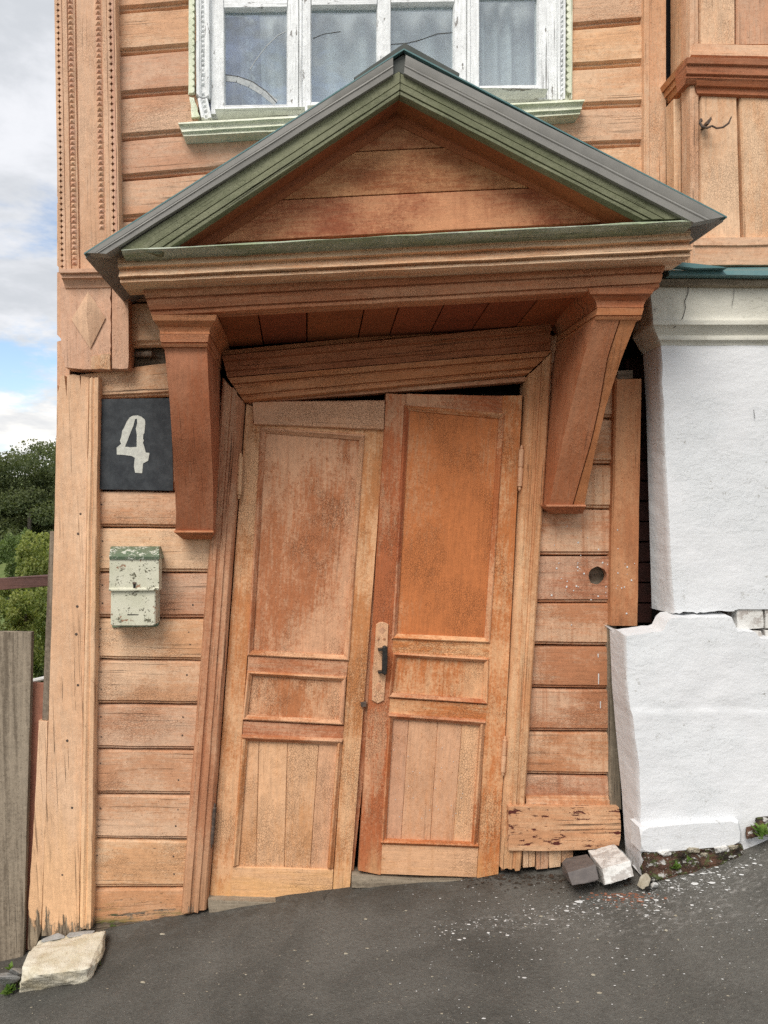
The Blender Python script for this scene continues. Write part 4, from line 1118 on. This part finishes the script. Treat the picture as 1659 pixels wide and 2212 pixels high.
# ------------------------------------------------------------------ white masonry building on the right
mas = root('masonry_building', P(1700, 1840, .2), 'whitewashed masonry ground floor with battered base and cracked plaster beside the wooden house', 'building', kind='thing')
def interp(tab, v):
    for (a, x), (b, y) in zip(tab, tab[1:]):
        if v <= b: return x + (y - x) * (v - a) / (b - a)
    return tab[-1][1]
def wall_sheet(name, rows, uf, ub, df, db, vbot=None, vtop=None, uR=2250, nx=70, amp=.004, mat=PLAST, toproll=None, fine=.0):
    """Plastered front with a rounded left arris and a return running back."""
    bm = bmesh.new(); grid = []
    def disp(p, k=1.0):
        q = p * 3.1; q2 = p * 11; q3 = p * 34
        p.y += k * (amp * nz(q.x, q.y, q.z) + amp * .55 * nz(q2.x, q2.y, q2.z) + amp * .22 * nz(q3.x, q3.y, q3.z))
        return p
    for j, v in enumerate(rows):
        a, b, d, dbk = interp(uf, v), interp(ub, v), interp(df, v), db
        a += 2.0 * nz(v * .021, 5) + 1.0 * nz(v * .09, 2)
        pf = P(a, v, d); pb = P(b, v, dbk)
        row = [pb.copy()]
        row[0].z = pf.z + (pb.z - pf.z) * 0
        for k in range(1, 5):
            t = k / 5
            q = Vector((pb.x + (pf.x - pb.x) * t, pb.y + (pf.y - pb.y) * t, pf.z)); q.x += .003 * nz(q.z * 20, t * 5) ; row.append(q)
        e = pf.copy(); e.y += .006; row.append(e)
        for i in range(nx + 1):
            t = i / nx
            u = a + (uR - a) * (t ** 1.5)
            if i == 0: u = a + 2.2
            vv = v
            if vbot and j >= len(rows) - 4:
                w_ = (j - (len(rows) - 4)) / 3
                vv = v + (vbot(u) - rows[-1]) * w_
            if vtop and j < 4:
                w_ = (3 - j) / 3
                vv = v + (vtop(u) - rows[0]) * w_
            row.append(disp(P(u, vv, d)))
        grid.append(row)
    # roll the bottom and the top edge back into the wall
    def rolled(src, dz):
        return [Vector((p.x, p.y + (.10 if p.y < -.08 else .0), p.z + dz)) for p in src]
    grid.append(rolled(grid[-1], .004))
    grid.insert(0, rolled(grid[0], toproll if toproll is not None else 0.0))
    vr = [[bm.verts.new(p) for p in r] for r in grid]
    for a, b in zip(vr, vr[1:]):
        for k in range(len(a) - 1):
            bm.faces.new((a[k], b[k], b[k + 1], a[k + 1]))
    setuv(bm, 1, 0)
    o = link_bm(name, bm, mat, mas, ang=45, recalc=True)
    return o
def frange(a, b, n): return [a + (b - a) * i / n for i in range(n + 1)]
def jag(u):
    s = 1324 + 3 * nz(u * .03, 1) + 3 * nz(u * .11, 6) - max(0, (u - 1480)) * .05
    if u > 1588: s = 1308 + 3 * nz(u * .1, 3) + 6 * nz(u * .03, 3)
    return s
wall_sheet('upper_wall', frange(744, 1316, 60)[0:] + [1320, 1323, 1326], [(740, 1427), (900, 1433), (1106, 1443), (1330, 1456)], [(740, 1389), (870, 1396), (1106, 1402), (1330, 1408)],
           [(700, .20), (1340, .20)], .02, vbot=jag, amp=.004)
wall_sheet('wall_frieze', [606, 620, 635, 650, 665, 678, 686, 690, 692, 696, 701, 704, 706, 712, 718, 724, 728, 731, 734, 737, 740, 743, 746],
           [(606, 1400), (690, 1410), (705, 1411), (722, 1417), (738, 1424), (746, 1427)], [(606, 1378), (690, 1369), (705, 1366), (722, 1374), (738, 1383), (746, 1389)],
           [(606, .226), (684, .224), (689, .226), (692, .242), (701, .243), (705, .232), (722, .212), (726, .212), (728, .218), (735, .218), (738, .206), (746, .201)], .03, amp=.003, mat=PLASTY)
def btop(u):
    if u < 1432: return 1374 - (u - 1350) * .12 + 2 * nz(u * .06, 2)
    if u < 1448: return 1364 - (u - 1432) * 2.1
    if u < 1590: return 1335 + 2.5 * nz(u * .05, 8) - (u - 1448) * .015
    if u < 1640: return 1364 + 3 * nz(u * .08, 1)
    return 1380
wall_sheet('base_wall', [1374, 1380, 1388, 1396] + frange(1410, 1512, 9) + [1520, 1526, 1530, 1534, 1538, 1542, 1548, 1556] + frange(1570, 1895, 26),
           [(1374, 1352), (1500, 1356), (1530, 1359), (1546, 1364), (1660, 1379), (1840, 1384), (1900, 1387)], [(1374, 1317), (1500, 1322), (1600, 1330), (1745, 1343), (1900, 1352)],
           [(1374, .236), (1530, .246), (1541, .2505), (1660, .256), (1900, .268)], .075, vtop=btop, toproll=.012, amp=.008)
# exposed bricks at the break, bricks in the dark gap
def brick(poly, d, back, mat, lab=None):
    return prism('brick', mas, mat, poly, d, back, rough=.0025, sub=.02, bev=.004, label=lab)
brick([(1592, 1316), (1648, 1312), (1650, 1357), (1593, 1360)], .195, .08, BRICKW)
brick([(1653, 1311), (1730, 1309), (1730, 1356), (1654, 1358)], .195, .08, BRICKW)
brick([(1612, 1364), (1645, 1363), (1650, 1392), (1618, 1388)], .205, .08, BRICKW)
brick([(1654, 1362), (1730, 1360), (1730, 1404), (1657, 1406)], .20, .08, BRICKW)
prism('brick_core', mas, DIRT, [(1445, 1290), (2250, 1280), (2250, 1420), (1445, 1420)], .12, .0, bev=0)
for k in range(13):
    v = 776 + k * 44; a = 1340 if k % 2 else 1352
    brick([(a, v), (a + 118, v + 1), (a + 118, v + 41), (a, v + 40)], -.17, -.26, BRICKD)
prism('plinth_course', mas, PLAST, [(1383, 1790), (1480, 1781), (1598, 1774), (1604, 1798), (1603, 1822), (1550, 1830), (1460, 1838), (1386, 1842)], .297, .2, rough=.0015, sub=.03, bev=.010)
hull('footing', mas, FOOTM, [P(1390, 1842, .29), P(1600, 1822, .29), P(1608, 1850, .30), P(1560, 1880, .30), P(1388, 1905, .295), P(1390, 1842, .1), P(1608, 1822, .1), P(1608, 1900, .1), P(1388, 1910, .1)], .012, 7, .1, freq=30)
for (u, v, r) in ((1436, 1842, 9), (1497, 1836, 8), (1520, 1846, 5), (1560, 1834, 10), (1583, 1830, 7)):
    hull('footing_stone', mas, STONEB if r < 9 else BRICKW, [P(u + r * math.cos(a) * 1.9 * (1 + .3 * nz(a, u)), v + .75 * r * math.sin(a), .295 + .010 * ((k % 3) - 1)) for k, a in enumerate([i * .7 for i in range(9)])] + [P(u, v, .308), P(u, v, .27)], .006, 5, .12, freq=60)
for (u0, v0, u1, v1) in ((1610, 1786, 1640, 1806), (1630, 1765, 1700, 1800)):
    hull('footing_stone', mas, FOOTM, [P(u0, v0, .28), P(u1, v0 - 6, .28), P(u1 + 3, v1, .31), P(u0 + 2, v1 + 8, .31), P(u0, v0, .15), P(u1, v1, .15)], .006, 5, .3)
wbox('wall_core', mas, BLACK, (P(1470, 0, .1).x, -.06, EYE - 1.7), (2.55, .2, EYE + .95))
CR = simple('plaster_crack', (.05, .045, .04), (.09, .08, .07), 50, .9)
line_strip('plaster_crack', mas, CR, [(1487, 617), (1486, 634), (1479, 650), (1481, 665), (1475, 685), (1470, 697), (1455, 708)], 1.7, .2335)
line_strip('plaster_crack', mas, CR, [(1586, 612), (1585, 640), (1581, 660)], 1.0, .2335)
line_strip('plaster_crack', mas, CR, [(1628, 885), (1631, 905)], 1.2, .212)
line_strip('plaster_crack', mas, CR, [(1420, 667), (1412, 668), (1417, 674)], .9, .2335)

# ------------------------------------------------------------------ number plate, letterbox
pl = root('house_number_plate', P(290, 1058, .024), 'dark slate-coloured board hand-painted with a white number 4', 'number sign')
prism('board', pl, PLATE, [(213, 862), (290, 861), (367, 860), (372, 960), (374, 1060), (290, 1058), (211, 1057), (212, 960)], .030, .0225, grain=(0, 1), rough=.0008, bev=.001)
S4 = lambda p: (199.1 + p[0] * .11556, 840.6 + p[1] * .11556)
outer = [(700, 530), (760, 497), (850, 490), (920, 515), (985, 570), (992, 640), (975, 820), (955, 850), (950, 930), (967, 960), (948, 1000), (972, 1070), (1002, 1182), (1072, 1194), (1045, 1340), (950, 1388),
         (934, 1572), (804, 1562), (780, 1440), (795, 1300), (800, 1285), (740, 1250), (600, 1230), (460, 1222), (458, 1095), (542, 1022), (518, 970), (545, 890), (562, 780), (602, 710), (645, 610)]
inner = [(800, 560), (838, 553), (842, 640), (815, 742), (835, 850), (832, 960), (832, 1080), (720, 1086), (612, 1076), (655, 975), (720, 800), (768, 690)]
prism('number', pl, NUMW, [S4(p) for p in outer], .0318, .0295, dref=.0318, holes=[[S4(p) for p in inner]], label='white hand-painted figure 4')

mb = root('mailbox', P(290, 1350, .02), 'rusty cream metal letterbox with a green lid on the siding left of the door', 'mailbox')
MM = lambda x, y: (221.2 + x * .10998, 1142.9 + y * .10998)
prism('box_body', mb, MAILW, [MM(165, 1200), MM(1045, 1200), MM(1040, 1870), MM(985, 1905), MM(200, 1905), MM(158, 1870)], .118, .022, dref=.118, bev=.004)
prism('back_plate', mb, MAILG, [MM(180, 420), MM(1110, 420), MM(1100, 1880), MM(1060, 1920), MM(190, 1935)], .030, .021, dref=.03, bev=.001)
strip('letter_flap', mb, MAILW, MM(142, 535), MM(130, 1220), MM(1105, 535), MM(1110, 1210), [(0, .122), (.04, .126), (.90, .124), (.95, .132), (.985, .132), (1, .122)], dref=.126, back=.06, jit=.0006, djit=.001)
secs = []
for s in (0, .1, .5, .9, 1):
    a = MM(150 + 960 * s + (10 if s == 0 else 0), 345); b = MM(132 + 985 * s, 540)
    pa, pb = P(*a, .06), P(*b, .135)
    secs.append([Vector((pa.x, -.022, pa.z)), pa, P(*lerp(a, b, .5), .105), pb, pb + Vector((0, .004, -.012)), Vector((pb.x, -.022, pb.z - .012))])
loft('lid', mb, MAILG, secs, grain=(1, 0))
prism('keyhole', mb, BLACK, [MM(605, 1080), MM(648, 1080), MM(648, 1180), MM(605, 1180)], .1275, .12, bev=0)
prism('keyhole_cover', mb, RUST, [MM(590, 1040), MM(660, 1045), MM(655, 1085), MM(590, 1080)], .130, .12, bev=.001)
prism('peep_slot', mb, BLACK, [MM(490, 1672), MM(710, 1675), MM(705, 1688), MM(492, 1692)], .1192, .11, bev=0)

# ------------------------------------------------------------------ fence and railing on the left
fen = root('board_fence', P(20, 2080, .03), 'weathered grey board fence standing against the left corner of the house', 'fence')
prism('fence_board', fen, GREYW, [(-60, 1364), (68, 1366), (64, 1560), (57, 1800), (50, 2078), (-70, 2090)], .06, .03, grain=(-.02, 1), rough=.001, bev=.002, sub=.05)
prism('fence_board', fen, GREYW, [(-205, 1372), (-64, 1368), (-74, 2100), (-215, 2110)], .055, .028, grain=(-.02, 1), rough=.001, bev=.002, sub=.05)
prism('fence_board', fen, GREYW, [(-350, 1380), (-209, 1374), (-219, 2115), (-360, 2125)], .06, .03, grain=(-.02, 1), rough=.001, bev=.002, sub=.05)
prism('fence_board', fen, REDW, [(67, 1474), (98, 1477), (90, 1700), (76, 2060), (45, 2078), (55, 1800)], .022, .0, grain=(-.03, 1), rough=.001, bev=.002, sub=.05, label='short red-brown fence board')
prism('fence_rail', fen, GREYW, [(-360, 1900), (70, 1880), (70, 1925), (-360, 1945)], .0, -.05, bev=.002)
prism('fence_rail', fen, GREYW, [(-360, 1500), (60, 1490), (60, 1530), (-360, 1545)], .0, -.05, bev=.002)
rl = root('railing', P(-60, 1700, -.6), 'brown rail with a thin white pipe seen behind the grey fence', 'railing')
prism('rail', rl, RAILM, [(-200, 1262), (0, 1250), (112, 1242), (112, 1266), (0, 1274), (-200, 1286)], -.30, -.36, bev=.003)
tube('pipe', rl, CHIPW, [P(-200, 1530, -.5), P(60, 1473, -.5), P(115, 1461, -.5)], .011, 8)
for u in (-190, 125):
    prism('post', rl, RAILM, [(u - 10, 1235), (u + 10, 1235), (u + 10, 1900), (u - 10, 1900)], -.365, -.42, bev=.002)

# ------------------------------------------------------------------ loose stones
hull('limestone_block', None, LIME, [P(87, 2031, .06), P(150, 2020, .07), P(229, 2010, .10), P(226, 2014, .14), P(192, 2068, .30), P(48, 2086, .34), P(62, 2058, .22),
                                   P(46, 2122, .36), P(86, 2106, .39), P(187, 2094, .38), P(214, 2078, .30), P(223, 2060, .22), P(60, 2120, .02), P(225, 2075, .02), P(40, 2150, .3), P(190, 2125, .36)], .006, 7, .16, freq=26)
tag(bpy.data.objects['limestone_block'], 'large pale limestone block wedged under the left corner post', 'stone')
hull('mortar_lump', None, MORTAR, [P(88, 2034, .10), P(92, 2027, .09), P(125, 2015, .08), P(140, 2020, .10), P(141, 2026, .115), P(95, 2035, .12), P(100, 2040, .02), P(138, 2030, .02)], .002, 5, .2)
tag(bpy.data.objects['mortar_lump'], 'left grey mortar lump bedded between the limestone block and the corner post', 'mortar', 'mortar lumps under the corner post')
o = hull('mortar_lump', None, MORTAR, [P(143, 2022, .10), P(150, 2014, .085), P(180, 2010, .08), P(206, 2010, .10), P(200, 2016, .12), P(148, 2026, .125), P(146, 2030, .02), P(204, 2024, .02)], .002, 5, .2)
tag(o, 'right grey mortar lump, nearer the mossy board, on top of the limestone block', 'mortar', 'mortar lumps under the corner post')
rub = [((16, 2112), 20, 'flat grey rubble stone below the grey fence board, at the photo edge', MORTAR), ((36, 2098), 12, 'small grey rubble stone touching the left side of the limestone block', MORTAR),
       ((58, 2126), 11, 'small white chunk below the front of the limestone block', LIME)]
for (c, r, lab, m) in rub:
    o = hull('rubble_stone', None, m, [P(c[0] + r * 1.5 * math.cos(a) * (1 + .2 * nz(a, r)), c[1] + r * .55 * math.sin(a), .28 + .07 * math.sin(a * 2.1 + r)) for a in [k * .57 for k in range(11)]] + [P(c[0], c[1] + r, .28)], .004, 5, .2)
    tag(o, lab, 'stone', 'rubble stones at the left corner')
o = hull('loose_brick', None, BRICKW, [P(1271, 1838, .09), P(1327, 1823, .09), P(1361, 1859, .29), P(1301, 1877, .29), P(1370, 1893, .31), P(1307, 1912, .31), P(1286, 1900, .12), P(1350, 1880, .10)], .003, 7, .07, freq=40)
tag(o, 'whitewashed brick leaning against the corner of the white plinth', 'brick')
o = hull('loose_brick', None, BRICKG, [P(1214, 1862, .10), P(1224, 1853, .09), P(1268, 1845, .09), P(1286, 1868, .27), P(1226, 1885, .27), P(1293, 1899, .29), P(1286, 1904, .29), P(1236, 1913, .29), P(1216, 1890, .12), P(1290, 1880, .10)], .002, 7, .16, freq=30)
tag(o, 'dark grey rounded brick lying below the kickboard', 'brick')
o = hull('small_stone', None, STONEB, [P(1376, 1912, .32), P(1384, 1892, .31), P(1396, 1886, .30), P(1405, 1898, .32), P(1402, 1914, .34), P(1388, 1922, .34), P(1380, 1910, .26), P(1402, 1905, .26)], .004, 5, .2)
tag(o, 'small beige stone at the foot of the white plinth corner', 'stone')
o = hull('pebble', None, CHIPW, [P(1414 + 9 * math.cos(a), 1912 + 7 * math.sin(a), .345 + .01 * math.cos(a * 3)) for a in [k * .7 for k in range(9)]] + [P(1414, 1910, .365)], .002, 3, .2)
tag(o, 'white pebble beside the small beige stone', 'pebble')
o = hull('pebble', None, IRON, [P(1399 + 7 * math.cos(a), 1920 + 6 * math.sin(a), .35 + .01 * math.cos(a * 3)) for a in [k * .7 for k in range(9)]] + [P(1399, 1918, .365)], .002, 3, .2)
tag(o, 'black pebble in front of the small beige stone', 'pebble')

# ------------------------------------------------------------------ chips and crumbs on the asphalt
def ground_hit(u, v):
    """Where the ray through a photo point meets the street."""
    d = 0.0
    for _ in range(60):
        p = P(u, v, d)
        e = p.z - gz(p.x, p.y)
        if abs(e) < 1e-4: break
        d -= e * 1.4
        d = max(-.5, min(2.2, d))
    return P(u, v, d)
def chips(name, n, sampler, size, mat, flat=.35):
    parts = []
    for _ in range(n):
        u, v = sampler()
        p = ground_hit(u, v)
        if p.y > .0 or p.y < -2.0: continue
        if p.x > P(1384, 1880, .27).x - .02 and p.y > -.31: continue
        z = gz(p.x, p.y); s = size(); k = 5; a0 = rnd.random() * 6.28; st = 1 + rnd.random() * 1.2
        vs_ = [Vector((p.x + s * st * math.cos(a0 + i * 6.28 / k) * (.6 + .5 * rnd.random()), p.y + s * math.sin(a0 + i * 6.28 / k) * (.6 + .5 * rnd.random()), z + .0012)) for i in range(k)]
        top = [Vector((q.x * .75 + p.x * .25, q.y * .75 + p.y * .25, z + s * flat * (.7 + .6 * rnd.random()))) for q in vs_]
        parts.append((vs_ + top, [(i, (i + 1) % k, k + (i + 1) % k, k + i) for i in range(k)] + [tuple(range(k, 2 * k))]))
    o = merged(name, None, mat, parts, ang=60)
    return o
ex = lambda m, lo, hi: min(hi, lo + rnd.expovariate(1 / m))
def s_near():
    t = rnd.random(); u = 1390 + 290 * t; base = 1925 - 150 * t
    return u, base + abs(rnd.gauss(0, 38))
def s_fan():
    t = rnd.betavariate(1.2, 1.6); u = 1400 - 500 * t
    return u, 1918 + 90 * t + abs(rnd.gauss(0, 26))
def s_wide(): return rnd.uniform(0, 1659), rnd.uniform(1960, 2212)
def s_right(): return rnd.uniform(850, 1659), 1900 + abs(rnd.gauss(0, 150))
a = chips('paint_chips', 520, s_near, lambda: ex(.0017, .0010, .013), CHIPW); tag(a, 'white flakes of fallen plaster along the foot of the white wall', kind='stuff')
a = chips('paint_chips', 240, s_fan, lambda: ex(.0014, .0010, .012), CHIPW); tag(a, 'white flakes scattered down the slope in front of the bricks', kind='stuff')
a = chips('paint_chips', 300, s_right, lambda: ex(.0009, .0009, .009), CHIPW); tag(a, 'scattered white grit on the right half of the asphalt', kind='stuff')
a = chips('gravel', 420, s_wide, lambda: ex(.0010, .0010, .007), STONEB, .6); tag(a, 'fine pale grit strewn over the asphalt', kind='stuff')
a = chips('brick_crumbs', 150, lambda: (1345 + rnd.gauss(0, 38), 1930 + abs(rnd.gauss(0, 14))), lambda: ex(.0018, .0014, .007), BRICKC, .6); tag(a, 'orange brick crumbs in front of the loose bricks', kind='stuff')
a = chips('dirt_crumbs', 500, lambda: (rnd.uniform(1000, 1420), 1890 + abs(rnd.gauss(0, 12))), lambda: ex(.002, .0015, .008), DIRT, .7); tag(a, 'dark soil crumbs along the foot of the doorway', kind='stuff')

# ------------------------------------------------------------------ plants
def leaves_mesh(name, items, mat):
    """items: (centre, direction, normal, length, width, tint)"""
    V = []; Fc = []; T = []
    for c, dr_, n_, l, w_, ti in items:
        sd = dr_.cross(n_); sd = sd.normalized() if sd.length > 1e-6 else Vector((1, 0, 0))
        b = len(V)
        V += [c - dr_ * l * .5, c + sd * w_ * .5 + n_ * w_ * .08, c + dr_ * l * .5, c - sd * w_ * .5 + n_ * w_ * .08]
        Fc.append((b, b + 1, b + 2, b + 3)); T.append(ti)
    me = bpy.data.meshes.new(name); me.from_pydata(V, [], Fc)
    at = me.attributes.new('tint', 'FLOAT', 'FACE'); at.data.foreach_set('value', T)
    me.materials.append(mat)
    return me
def rv():
    while True:
        v = Vector((rnd.uniform(-1, 1), rnd.uniform(-1, 1), rnd.uniform(-1, 1)))
        if .05 < v.length < 1: return v.normalized()
def add_mesh(name, me, parent, loc):
    o = bpy.data.objects.new(name, me); COL.objects.link(o); o.parent = parent; WL[o.name] = Vector(loc)
    o.location = Vector(loc) - WL[parent.name]
    return o
def crown_items(n, rx, rz, lobes, leaf, droop=0.0):
    L = []
    cs = [(Vector((rnd.gauss(0, .42) * rx, rnd.gauss(0, .42) * rx, rnd.uniform(-.75, .85) * rz)), rnd.uniform(.16, .40)) for _ in range(lobes)]
    for _ in range(n):
        c, r = rnd.choice(cs)
        v = rv() * (rnd.random() ** .4)
        p = c + Vector((v.x * r * rx, v.y * r * rx, v.z * r * rz * .75))
        d = rv(); d.z -= droop; d.normalize()
        L.append((p, d, rv(), leaf * rnd.uniform(.7, 1.3), leaf * .6 * rnd.uniform(.7, 1.2), min(1, max(0, .45 + .3 * v.z + rnd.gauss(0, .2)))))
    return L
far = [leaves_mesh('crown', crown_items(15000, 5.0, 5.0, 30, .26), LEAFD) for _ in range(3)]
def trunk(parent, base, h, r, lean=.05, mat=BARK):
    pts = [Vector((base.x + lean * h * t * t, base.y, base.z + h * t)) for t in (0, .15, .4, .7, 1)]
    tube('trunk', parent, mat, pts, [r * 1.3, r, r * .8, r * .55, r * .2], 8)
spots = [(-23.6, 62, 1.0), (-20.4, 66, 1.05), (-27.5, 66, 1.0), (-17.2, 62, .95), (-31.5, 62, 1.05), (-25.3, 74, 1.22), (-21.8, 76, 1.25), (-35.5, 70, 1.1), (-13.5, 68, 1.0)]
labs = ['broad dark tree on the far slope, second from the left edge of the sky gap', 'dark tree on the far slope closest to the corner post', 'dark tree on the far slope at the left photo edge', 'dark tree hidden mostly behind the corner post',
        'dark tree on the far slope outside the left edge', 'tall dark tree behind the front row, at the left', 'tall dark tree with a yellowish top rising behind the front row beside the post', 'far dark tree furthest to the left', 'far dark tree furthest behind the house']
for k, ((x, y, s), lab) in enumerate(zip(spots, labs)):
    zb = hz(x, y)
    t = root('broadleaf_tree', (x, y, zb), lab, 'tree', 'dark trees on the far slope')
    trunk(t, Vector((x, y, zb)), 5.2 * s, .22)
    o = add_mesh('crown', far[k % 3], t, (x, y, zb + 3.6 * s)); o.scale = (s, s, s * .92); o.rotation_euler[2] = k * 1.3
def bush(name, lab, cat, u, v, dist, rx, rz, n, leaf, mat, lobes=14, droop=0.0, tr=.04):
    s = dist / F
    x, y = (u - VPX) * s, dist - D; zc = EYE + (HZ - v) * s
    zb = min(hz(x, y), zc - rz * .9)
    t = root(name, (x, y, zb), lab, cat)
    trunk(t, Vector((x, y, zb)), max(.3, zc - zb + .3 * rz), tr)
    add_mesh('crown', leaves_mesh('crown', crown_items(n, rx, rz, lobes, leaf, droop), mat), t, (x, y, zc))
    return t
bush('round_shrub', 'low round green shrub in front of the far dark trees', 'shrub', 18, 1192, 42, 1.5, .9, 5000, .13, LEAFM, 10)
bush('conical_tree', 'small grey-green pointed tree in the valley left of the light birch', 'tree', 38, 1240, 26, .75, 1.7, 7000, .10, LEAFM, 18)
bush('birch_tree', 'light yellow-green birch with drooping twigs just beyond the fence', 'tree', 98, 1345, 8.5, .40, .95, 17000, .038, LEAFL, 46, .9)
bush('birch_tree', 'yellow-tipped young birch peeping over the grey cover plank', 'tree', 92, 1205, 9.5, .26, .34, 2600, .045, LEAFL, 14, .5)
bush('bush', 'pale green willow bush between the rail and the grey fence board', 'bush', 28, 1360, 7.5, .34, .50, 11000, .034, LEAFL, 34, .4)
bush('bush', 'darker green bush low in the gap between fence board and house', 'bush', 84, 1500, 8.0, .30, .45, 6000, .05, LEAFM, 16, .3)
bush('bush', 'pale bush behind the left end of the brown rail', 'bush', -90, 1330, 8.0, .55, .55, 7000, .05, LEAFL, 18, .3)

def weed(name, lab, u, v, d, n, size, tall, group=None):
    p = ground_hit(u, v) if d is None else P(u, v, d)
    t = root(name, p, lab, 'weed', group)
    it = []
    for k in range(n):
        a = rnd.random() * 6.28; e = rnd.uniform(.2, 1.3)
        dr_ = Vector((math.cos(a) * math.cos(e), math.sin(a) * math.cos(e), math.sin(e)))
        l = size * rnd.uniform(.6, 1.2)
        nn = Vector((-math.cos(a) * math.sin(e), -math.sin(a) * math.sin(e), math.cos(e)))
        st = Vector((0, 0, tall * rnd.random()))
        it.append((st + dr_ * (l * .55), dr_, nn, l, l * rnd.uniform(.35, .6), rnd.random()))
    add_mesh('leaves', leaves_mesh('leaves', it, WEED), t, p)
    return t
G1 = 'weeds at the foot of the walls'
weed('weed', 'leafy weed on the asphalt edge at the bottom left photo corner', 20, 2150, None, 26, .035, .02, G1)
weed('weed', 'small weed right beside the front of the limestone block, leftmost part', 52, 2138, None, 10, .035, .012, G1)
weed('weed', 'tiny two-leaved weed at the right corner of the limestone block', 212, 2085, None, 5, .022, .012, G1)
weed('weed', 'tuft of grass blades below the grey fence board', 22, 2098, .2, 9, .03, .01, G1)
weed('weed', 'low pale weed growing on the soil under the white plinth', 1462, 1880, .305, 34, .022, .015, G1)
weed('weed', 'small round-leaved weed in the dark soil under the plinth', 1488, 1868, .31, 6, .02, .02, G1)
weed('weed', 'upright dandelion-like weed at the right photo edge by the wall', 1646, 1812, .33, 22, .045, .035, G1)
